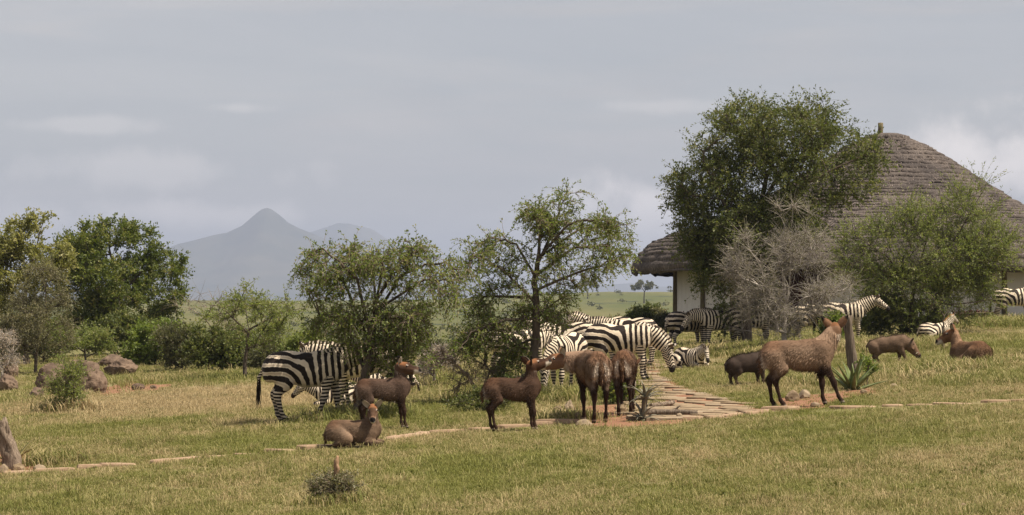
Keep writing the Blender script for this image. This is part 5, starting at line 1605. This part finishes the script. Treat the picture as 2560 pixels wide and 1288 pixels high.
# ------------------------------------------------------------------ stumps, logs, aloes
MAT_DEADWOOD = simple_mat("weathered_dead_wood", (0.085, 0.060, 0.042), (0.30, 0.23, 0.17), 9, 0.9, (5, 5, .5), 0.9, 0.03, 8)
MAT_DEADWOOD_DARK = simple_mat("dark_dead_wood", (0.070, 0.052, 0.038), (0.20, 0.155, 0.115), 7, 0.9, (5, 5, .5), 0.9, 0.03, 8)
def gnarled(pts, rad, seed, sides=18, sub=5, flute=.28, twist=2.0):
    """fluted weathered wood along a curve with a splintered end"""
    pts = np.array(pts, float); n = (len(pts) - 1) * sub + 1
    t = np.linspace(0, len(pts) - 1, n)
    P = np.stack([np.interp(t, np.arange(len(pts)), pts[:, i]) for i in range(3)], -1); rd = np.interp(t, np.arange(len(pts)), rad)
    V, F = tube(P, rd, sides); V = V.reshape(n, sides, 3); C = P[:, None]
    a = np.linspace(0, 2 * math.pi, sides, endpoint=False)[None] + (t / len(pts) * twist)[:, None]
    fl = 1 + flute * vnoise(np.cos(a) * 2.2 + seed, np.sin(a) * 2.2, (t * .5)[:, None], seed) + flute * .5 * vnoise(np.cos(a) * 6, np.sin(a) * 6 + seed, (t * 1.2)[:, None], seed + 1)
    V = C + (V - C) * fl[..., None]
    d = P[-1] - P[-2]; d /= np.linalg.norm(d)
    V[-1] += d * (np.random.default_rng(seed).uniform(-.5, .9, (sides, 1)) * rd[-1])
    V = np.concatenate([V.reshape(-1, 3), [P[-1] - d * rd[-1] * .6], [P[0]]])
    cap = [[(n - 1) * sides + j, (n - 1) * sides + (j + 1) % sides, n * sides] for j in range(sides)] + [[(j + 1) % sides, j, n * sides + 1] for j in range(sides)]
    return V, [F, np.array(cap)]
p = hit(24, 1172); s = p[1] / F_PX
st = empty("tree_stump", tuple(p)); tag(st, "leaning weathered tree stump at the left edge of the lawn", "stump")
for nm, pts, rad, sd in (("stem", [(.06, 0, -.08), (.03, 0, .16), (-.06, .02, .38), (-.13, .03, .58), (-.16, .03, .68)], [.17, .13, .115, .11, .105], 1),
                         ("root", [(.02, -.02, .30), (.10, -.05, .12), (.18, -.07, -.05)], [.05, .045, .05], 2), ("splinter", [(-.06, .0, .35), (-.03, -.02, .55), (-.05, -.03, .70)], [.05, .04, .02], 3)):
    V, F = gnarled(pts, rad, sd); obj(nm, mesh_np(nm, V, F), MAT_DEADWOOD, st)
p = hit(2126, 955)
st = empty("tree_stump", tuple(p)); tag(st, "tall weathered stump behind the green aloe", "stump")
for nm, pts, rad, sd in (("stem", [(.06, 0, -.1), (.05, 0, .3), (.0, 0, .75), (-.03, 0, 1.15), (-.035, 0, 1.36)], [.13, .105, .09, .085, .08], 4),
                         ("side_branch", [(-.04, 0, 1.0), (-.12, .0, 1.12), (-.17, 0, 1.28), (-.15, 0, 1.38)], [.05, .032, .026, .018], 5)):
    V, F = gnarled(pts, rad, sd); obj(nm, mesh_np(nm, V, F), MAT_DEADWOOD_DARK, st)
def log(px, py, L_, r_, ang, label, seed, mat, lift=.0):
    p = hit(px, py); c, s_ = math.cos(ang), math.sin(ang)
    pts = [(-L_ / 2 * c, -L_ / 2 * s_, r_ * .7), (0, .03, r_ * .8), (L_ / 2 * c, L_ / 2 * s_, r_ * .7 + lift)]
    o = empty("fallen_log", tuple(p)); tag(o, label, "log")
    V, F = gnarled(pts, [r_, r_ * .9, r_ * .7], seed, 12, 4); obj("stem", mesh_np("stem", V, F), mat, o)
    V, F = gnarled([(0, 0, r_), (.12 * c, .1, r_ * 1.6), (.2 * c, .1, r_ * 2.6)], [r_ * .4, r_ * .3, r_ * .2], seed + 1, 8, 3); obj("snag", mesh_np("snag", V, F), mat, o)
log(1912, 893, .75, .07, .55, "pale bleached log behind the right adult waterbuck", 11, MAT_DEADWOOD, .16)
log(1672, 1038, .95, .06, -.12, "dark log lying beside the grey aloe and path", 13, MAT_DEADWOOD_DARK, .0)
log(1655, 1018, .5, .05, .5, "short brown log on the path edge behind the grey aloe", 15, MAT_DEADWOOD, .05)
MAT_ALOE = simple_mat("green_aloe", (0.075, 0.100, 0.030), (0.150, 0.175, 0.062), 9, 0.45, (1, 1, .4), 0.3, 0.01)
MAT_ALOE_GREY = simple_mat("grey_aloe", (0.105, 0.100, 0.068), (0.24, 0.215, 0.155), 9, 0.5, (1, 1, .4), 0.3, 0.01)
MAT_ALOE_YEL = simple_mat("yellowing_aloe", (0.15, 0.13, 0.045), (0.30, 0.25, 0.10), 9, 0.5, (1, 1, .4), 0.3, 0.01)
def aloe_leaf(L_, w, az, el, curl, k=9, chan=.35):
    V, F = [], []
    d = np.array([0, 0, 0.]); e = el
    for i in range(k):
        t = i / (k - 1)
        ww = w * (1 - t ** 1.6) * (.75 + .5 * math.sin(math.pi * min(1, t * 1.6 + .1)) * .5) + .002
        dirv = np.array([math.cos(az) * math.cos(e), math.sin(az) * math.cos(e), math.sin(e)])
        side = np.array([-math.sin(az), math.cos(az), 0]); nrm = np.cross(side, dirv) * -1
        for u, dn in ((-1, 0), (0, -chan), (1, 0), (.5, -chan - .45), (-.5, -chan - .45)):
            V.append(d + side * ww * u + nrm * ww * dn)
        d = d + dirv * L_ / (k - 1); e -= curl / (k - 1)
    for i in range(k - 1):
        for j in range(5): F.append([i * 5 + j, i * 5 + (j + 1) % 5, (i + 1) * 5 + (j + 1) % 5, (i + 1) * 5 + j])
    return np.array(V), np.array(F)
def aloe(px, py, label, nl, L_, w, el, curl, mat, seed, heights=((0, 1.0),), dx=0.0):
    rg = np.random.default_rng(seed); p = hit(px, py)
    a = empty("aloe_plant", tuple(p)); tag(a, label, "aloe")
    for h, f in heights:
        if h > .05:
            V, F = gnarled([(0, 0, -.05), (dx * h * .5, 0, h * .5), (dx * h, 0, h)], [.05, .045, .04], seed, 10, 3); obj("stem", mesh_np("stem", V, F), MAT_DEADWOOD_DARK, a)
        for i in range(int(nl * f)):
            t = i / (nl * f)
            V, F = aloe_leaf(L_ * rg.uniform(.75, 1.12), w * rg.uniform(.8, 1.15), i * 2.4 + rg.normal(0, .2), R(el[0] + (el[1] - el[0]) * t + rg.normal(0, 6)), R(curl * rg.uniform(.5, 1.3)))
            o = obj("leaf", mesh_np("leaf", V, F), mat, a); o.location = (dx * h, 0, h + .03 * t)
    return a
aloe(2132, 975, "green aloe with thick upright leaves before the tall stump", 17, .78, .075, (28, 82), 18, MAT_ALOE, 1)
aloe(1606, 1052, "grey spidery aloe with curling leaves beside the flagstone path", 20, .46, .032, (5, 78), 70, MAT_ALOE_GREY, 2, ((.02, .9), (.38, 1.0)), .12)
aloe(34, 1160, "yellowing aloe tucked behind the left stump", 11, .52, .05, (15, 75), 25, MAT_ALOE_YEL, 3)
tree("shrub", "tiny bright green weed beside the green aloe", "bush", (2168, 966), [(2168, 925, 20, 30)], [(2168, 950)], n=22, seed=70, leaf="bright", shoots=7, shoot_len=.16, leaves=9, leaf_len=.05, leaf_w=.016, up_shoot=.8)
tree("shrub", "low broad-leaved plant behind the rear-facing waterbucks", "bush", (1560, 1010), [(1560, 975, 30, 26), (1535, 985, 20, 20)], [(1560, 1000)], n=50, seed=71, leaf="broad", shoots=6, shoot_len=.2, leaves=9, leaf_len=.07, leaf_w=.022)
# dried twig and sprig in the foreground lawn
sp = tree("sprig", "small spiky shrub round a dry stick in the foreground grass", "bush", (838, 1256), [(838, 1222, 44, 22), (805, 1225, 22, 14), (872, 1228, 20, 14)], [(838, 1240)], n=50, seed=72, leaf="grey",
          shoots=9, shoot_len=.15, leaves=9, leaf_len=.035, leaf_w=.007, twig=MAT_TWIG_BROWN, r_tip=.004, up_shoot=.5, gap=-.4)
V, F = gnarled([(0.01, 0, .1), (.0, 0, .25), (.02, 0, .38), (.015, 0, .45), (.03, 0, .52)], [.020, .026, .036, .030, .014], 31, 10, 4, .4)
obj("dry_stick", mesh_np("dry_stick", V, F), simple_mat("orange_brown_stick", (0.20, 0.115, 0.062), (0.36, 0.23, 0.14), 20, 0.9, (3, 3, 1), 0.6, 0.01), sp)
# ------------------------------------------------------------------ the herd
def stand(px, py): return tuple(hit(px, py))
ZG = "zebras of the herd"
zebra(stand(780, 1052), R(2), "large zebra standing side-on at the left with its head in the thorn tree", ZG, 1.02, (8, 5), (-40, 0), (.02, .14, .02, -.34), seed=1)
zebra(stand(915, 1018), R(178), "zebra facing left behind the large left zebra and thorn tree", ZG, 1.0, (14, 0), (-45, 0), (0, .1, 0, -.1), seed=2)
zebra(stand(846, 1014), R(-168), "zebra foal lying behind the large left zebra's legs", ZG, .66, (26, -15), (-45, 0), lying=True, seed=3, brown=.6)
zebra(stand(968, 985), R(175), "zebra lying behind the standing waterbuck calf", ZG, .8, (18, 0), (-50, 0), lying=True, seed=4, brown=.3)
zebra(stand(1300, 950), R(25), "zebra showing its rump at the left behind the taller thorn tree", ZG, 1.0, (-30, 0), (-60, 0), (0, .1, 0, .1), seed=5)
zebra(stand(1420, 930), R(172), "zebra with raised neck directly behind the taller tree's trunk", ZG, 1.0, (32, 0), (-40, 0), seed=6)
zebra(stand(1414, 985), R(-113), "zebra grazing head-on towards the camera beside the taller thorn tree", ZG, 1.0, (-46, -8), (-78, 0), (0, .05, .1, -.1), seed=7)
zebra(stand(1522, 905), R(160), "zebra with head up facing left at the back of the herd", ZG, 1.0, (30, 12), (-48, 10), seed=8)
zebra(stand(1572, 915), R(163), "zebra half hidden behind the big grazing zebra's back", ZG, 1.0, (8, 0), (-40, 0), seed=9)
zebra(stand(1556, 953), R(-4), "big zebra grazing side-on with tail swung out by the path", ZG, 1.04, (-42, -6), (-76, -12), (0, .1, .05, -.02), tail=(48, 8), seed=10)
zebra(stand(1727, 919), R(-58), "young zebra lying facing the camera on the grass before the hut", ZG, .76, (16, -12), (-50, -18), lying=True, seed=11)
zebra(stand(1724, 878), R(35), "zebra at the hut's corner with its rump and tail to the left", ZG, 1.0, (0, 0), (-40, 0), seed=12)
zebra(stand(1800, 874), R(205), "dark-shaded zebra facing left between two others by the hut", ZG, 1.0, (0, 8), (-50, 0), seed=13)
zebra(stand(1882, 868), R(14), "zebra with rump left, disappearing behind the grey thorn bush", ZG, 1.0, (10, 0), (-40, 0), seed=14)
zebra(stand(2044, 858), R(8), "zebra seen through the right side of the grey thorn bush", ZG, 1.0, (-10, 0), (-50, 0), seed=15)
zebra(stand(2110, 857), R(-3), "zebra with head up facing right behind the tall stump", ZG, 1.02, (27, -6), (-36, -8), seed=16)
zebra(stand(2338, 846), R(22), "zebra foal with rusty mane lying below the green thorn bush", ZG, .74, (48, 8), (-30, 20), lying=True, seed=17, brown=1.6)
zebra(stand(2538, 806), R(4), "zebra cut off by the right edge of the photograph", ZG, 1.04, (0, 0), (-40, 0), seed=18)
WG = "waterbucks on the lawn"
CALF = (.072, .043, .029)
waterbuck(stand(965, 1074), R(12), "standing waterbuck calf looking right beneath the left thorn tree", WG, .74, (92, 0), (-14, -8), (0, .05, .0, .06), seed=1, calf=True, tone=(.090, .060, .045))
waterbuck(stand(890, 1117), R(-6), "waterbuck calf lying on the stone edging, face to the camera", WG, .66, (84, -12), (-30, -70), lying=True, seed=2, calf=True, tone=(.165, .112, .076))
waterbuck(stand(1288, 1078), R(6), "dark brown waterbuck calf being nuzzled by an adult", WG, .74, (88, 8), (10, 14), (0, .08, 0, .05), seed=3, calf=True, tone=CALF)
waterbuck(stand(1486, 1056), R(100), "adult waterbuck seen from behind, nuzzling a calf to its left", WG, 1.02, (6, 76), (-12, 8), (0, .12, -.06, .1), seed=4)
waterbuck(stand(1566, 1036), R(84), "smaller waterbuck with white rump facing away beside the grey aloe", WG, .95, (-24, -8), (-50, 0), (0, .1, 0, .1), seed=5, tone=(.125, .078, .052))
waterbuck(stand(2008, 1018), R(3), "adult waterbuck standing side-on at the right, head turned away", WG, 1.0, (50, 14), (-4, 70), (0, .14, .0, .28), seed=6)
waterbuck(stand(2424, 924), R(112), "waterbuck lying in the tall grass at the right, ears up", WG, 1.0, (62, -10), (-26, 62), lying=True, seed=7, tone=(.17, .105, .065))
warthog(stand(1872, 963), R(24), "dark warthog rooting between the lying zebra and right waterbuck", "warthogs", 1.0, (-16, -14), (-44, -20), (0, .06, 0, .04), (.040, .028, .022), 1)
warthog(stand(2226, 909), R(-8), "brown warthog walking right behind the green aloe", "warthogs", 1.0, (-24, 0), (-56, 0), (0, .10, -.06, .12), (.125, .082, .055), 2)
# ------------------------------------------------------------------ grass: countless short blades over the lawn
mg, tg, bg, og = new_mat("lawn_grass")
tint = attr(tg, "tint").outputs["Fac"]
cg = lawn_colour(tg, tint)
cg = mixrgb(tg, cg, mixrgb(tg, (0.80, 0.80, 0.78), (1.45, 1.42, 1.30), tint), 1.0, 'MULTIPLY')
tg.links.new(cg, bg.inputs["Base Color"]); bg.inputs["Roughness"].default_value = 0.6
trg = tg.nodes.new("ShaderNodeBsdfTranslucent"); tg.links.new(cg, trg.inputs["Color"])
mxg = tg.nodes.new("ShaderNodeMixShader"); mxg.inputs[0].default_value = 0.35
tg.links.new(bg.outputs[0], mxg.inputs[1]); tg.links.new(trg.outputs[0], mxg.inputs[2]); tg.links.new(mxg.outputs[0], og.inputs["Surface"])
tuft_col = bpy.data.collections.new("grass_tufts")
rng = np.random.default_rng(21)
def tuft(i, nb, hgt, rad, w, tr=(0, 1)):
    P = rng.normal(0, rad, (nb, 2)); a = rng.uniform(0, 6.283, nb); h = hgt * rng.uniform(.45, 1.25, nb); lean = rng.uniform(.2, 1.1, nb)
    side = np.stack([-np.sin(a), np.cos(a), 0 * a], -1); out = np.stack([np.cos(a), np.sin(a), 0 * a], -1)
    b = np.concatenate([P, np.full((nb, 1), -.01)], 1); up = np.array([0, 0, 1.])
    wv = (w * rng.uniform(.6, 1.4, nb))[:, None]; h_ = h[:, None]; l = lean[:, None]
    m = b + up * h_ * .6 + out * h_ * l * .35; t = b + up * h_ * (1 - .25 * l) + out * h_ * l
    V = np.stack([b - side * wv, b + side * wv, m + side * wv * .8, m - side * wv * .8, t], 1).reshape(-1, 3)
    k = np.arange(nb)[:, None] * 5
    me = mesh_np("grass_tuft", V, [k + np.array([[0, 1, 2, 3]]), k + np.array([[3, 2, 4]])], False, {"tint": ('FLOAT', np.repeat(rng.uniform(tr[0], tr[1], nb), 5))})
    me.materials.append(mg)
    o = bpy.data.objects.new("grass_tuft_%02d" % i, me); tuft_col.objects.link(o)
for i in range(4): tuft(i, 36, .045, .085, .0032)
for i in range(4, 6): tuft(i, 26, .11, .07, .0036)
for i in range(6, 8): tuft(i, 7, .17, .05, .0028, (.85, 1.0))      # dead stalks
for i in range(8, 10): tuft(i, 16, .05, .06, .013, (0.0, .12))     # broad-leaved weeds
# where tufts stand: thick near the camera, thinner and larger far off
n = 210000
D = 17.0 * (110 / 17.0) ** rng.uniform(0, 1, n)
D = np.where(rng.random(n) < .45, rng.uniform(19, 62, n), D)
X = rng.uniform(-.245, .245, n) * D
X2 = X + 0
ok = ~path_mask(X, D) & ((soil_mask(X, D) < .5) | (rng.random(n) < .06))
for P in EDGES:
    for a, b in zip(P[:-1], P[1:]):
        ab = b - a; tt = np.clip(((X - a[0]) * ab[0] + (D - a[1]) * ab[1]) / (ab @ ab), 0, 1)
        dx_, dy_ = X - a[0] - tt * ab[0], D - a[1] - tt * ab[1]
        ok &= ~((np.abs(dx_) < .25) & (dy_ > -.42) & (dy_ < .12) & (rng.random(n) < .75))
thin = fbm(X * 1.1, D * .6, 0, 44, 3)
ok &= rng.random(n) < np.clip(.80 + 1.1 * thin, .40, 1)
X, D = X[ok], D[ok]; n = len(X)
Zg = ground(X, D)
sc = (.50 + .010 * D) * rng.uniform(.7, 1.35, n)
tallness = sstep(.15, .5, fbm(X * .5, D * .35, 0, 47, 3))
ix = np.where(rng.random(n) < .03 + .22 * tallness, rng.integers(4, 6, n), rng.integers(0, 4, n))
weed = sstep(.25, .5, fbm(X * .9, D * .6, 0, 53, 2))
ix = np.where(rng.random(n) < .05, rng.integers(6, 8, n), ix); ix = np.where(rng.random(n) < .02 + .12 * weed, rng.integers(8, 10, n), ix)
# rank grass at the right, along the foot of the bushes and round trunks
def rank(px, py, w, depth, cnt, hmul):
    p = hit(px, py); s = p[1] / F_PX
    x = p[0] + rng.normal(0, w * s * .5, cnt); y = p[1] + rng.normal(0, depth * .5, cnt)
    return x, y, ground(x, y), rng.uniform(.7, 1.3, cnt) * hmul, rng.integers(4, 6, cnt)
ex = [rank(2430, 938, 190, 4.0, 1600, 1.5), rank(2425, 926, 110, .8, 260, 2.6), rank(2425, 936, 120, .7, 320, 2.3), rank(2480, 860, 200, 12, 1000, 1.5), rank(2250, 935, 200, 4, 300, 1.2), rank(1800, 882, 260, 3, 900, 2.6), rank(1960, 880, 200, 3, 600, 2.6),
      rank(2150, 870, 200, 4, 500, 2.4), rank(2520, 812, 160, 3, 500, 3.0), rank(1330, 1000, 160, 1.6, 420, 2.3), rank(890, 1045, 110, 1.2, 260, 2.2), rank(165, 1028, 60, .5, 120, 2.4), rank(600, 942, 400, 4, 700, 1.7),
      rank(60, 1000, 160, 4, 300, 1.5), rank(1400, 1000, 90, 1.2, 260, 2.2), rank(2060, 960, 80, 1.5, 160, 2.0), rank(1420, 1050, 60, .5, 90, 1.8), rank(140, 1160, 60, .5, 90, 1.8), rank(838, 1258, 60, .25, 60, 1.3), rank(1230, 935, 300, 6, 700, 2.2)]
X = np.concatenate([X] + [e[0] for e in ex]); D = np.concatenate([D] + [e[1] for e in ex]); Zg = np.concatenate([Zg] + [e[2] for e in ex])
sc = np.concatenate([sc] + [e[3] for e in ex]); ix = np.concatenate([ix] + [e[4] for e in ex]); n = len(X)
pm = bpy.data.meshes.new("grass"); pm.vertices.add(n); pm.vertices.foreach_set("co", np.stack([X, D, Zg], -1).astype(np.float32).ravel())
a = pm.attributes.new("rot", 'FLOAT_VECTOR', 'POINT'); a.data.foreach_set("vector", np.stack([rng.normal(0, .12, n), rng.normal(0, .12, n), rng.uniform(0, 6.283, n)], -1).astype(np.float32).ravel())
a = pm.attributes.new("siz", 'FLOAT', 'POINT'); a.data.foreach_set("value", sc.astype(np.float32))
a = pm.attributes.new("pick", 'INT', 'POINT'); a.data.foreach_set("value", ix.astype(np.int32))
grass = obj("grass", pm); tag(grass, "short dry green and straw grass covering the lawn", None, None, "stuff")
ng = bpy.data.node_groups.new("grass_scatter", 'GeometryNodeTree')
ng.interface.new_socket("Geometry", in_out='INPUT', socket_type='NodeSocketGeometry'); ng.interface.new_socket("Geometry", in_out='OUTPUT', socket_type='NodeSocketGeometry')
gi_, go_ = ng.nodes.new("NodeGroupInput"), ng.nodes.new("NodeGroupOutput")
ci = ng.nodes.new("GeometryNodeCollectionInfo"); ci.inputs["Collection"].default_value = tuft_col; ci.inputs["Separate Children"].default_value = True; ci.inputs["Reset Children"].default_value = True
ip = ng.nodes.new("GeometryNodeInstanceOnPoints"); ip.inputs["Pick Instance"].default_value = True
def named(nm, ty):
    q = ng.nodes.new("GeometryNodeInputNamedAttribute"); q.data_type = ty; q.inputs["Name"].default_value = nm
    return q.outputs["Attribute"]
ng.links.new(gi_.outputs[0], ip.inputs["Points"]); ng.links.new(ci.outputs[0], ip.inputs["Instance"])
ng.links.new(named("pick", 'INT'), ip.inputs["Instance Index"]); ng.links.new(named("rot", 'FLOAT_VECTOR'), ip.inputs["Rotation"]); ng.links.new(named("siz", 'FLOAT'), ip.inputs["Scale"])
ng.links.new(ip.outputs[0], go_.inputs[0])
md = grass.modifiers.new("scatter", 'NODES'); md.node_group = ng
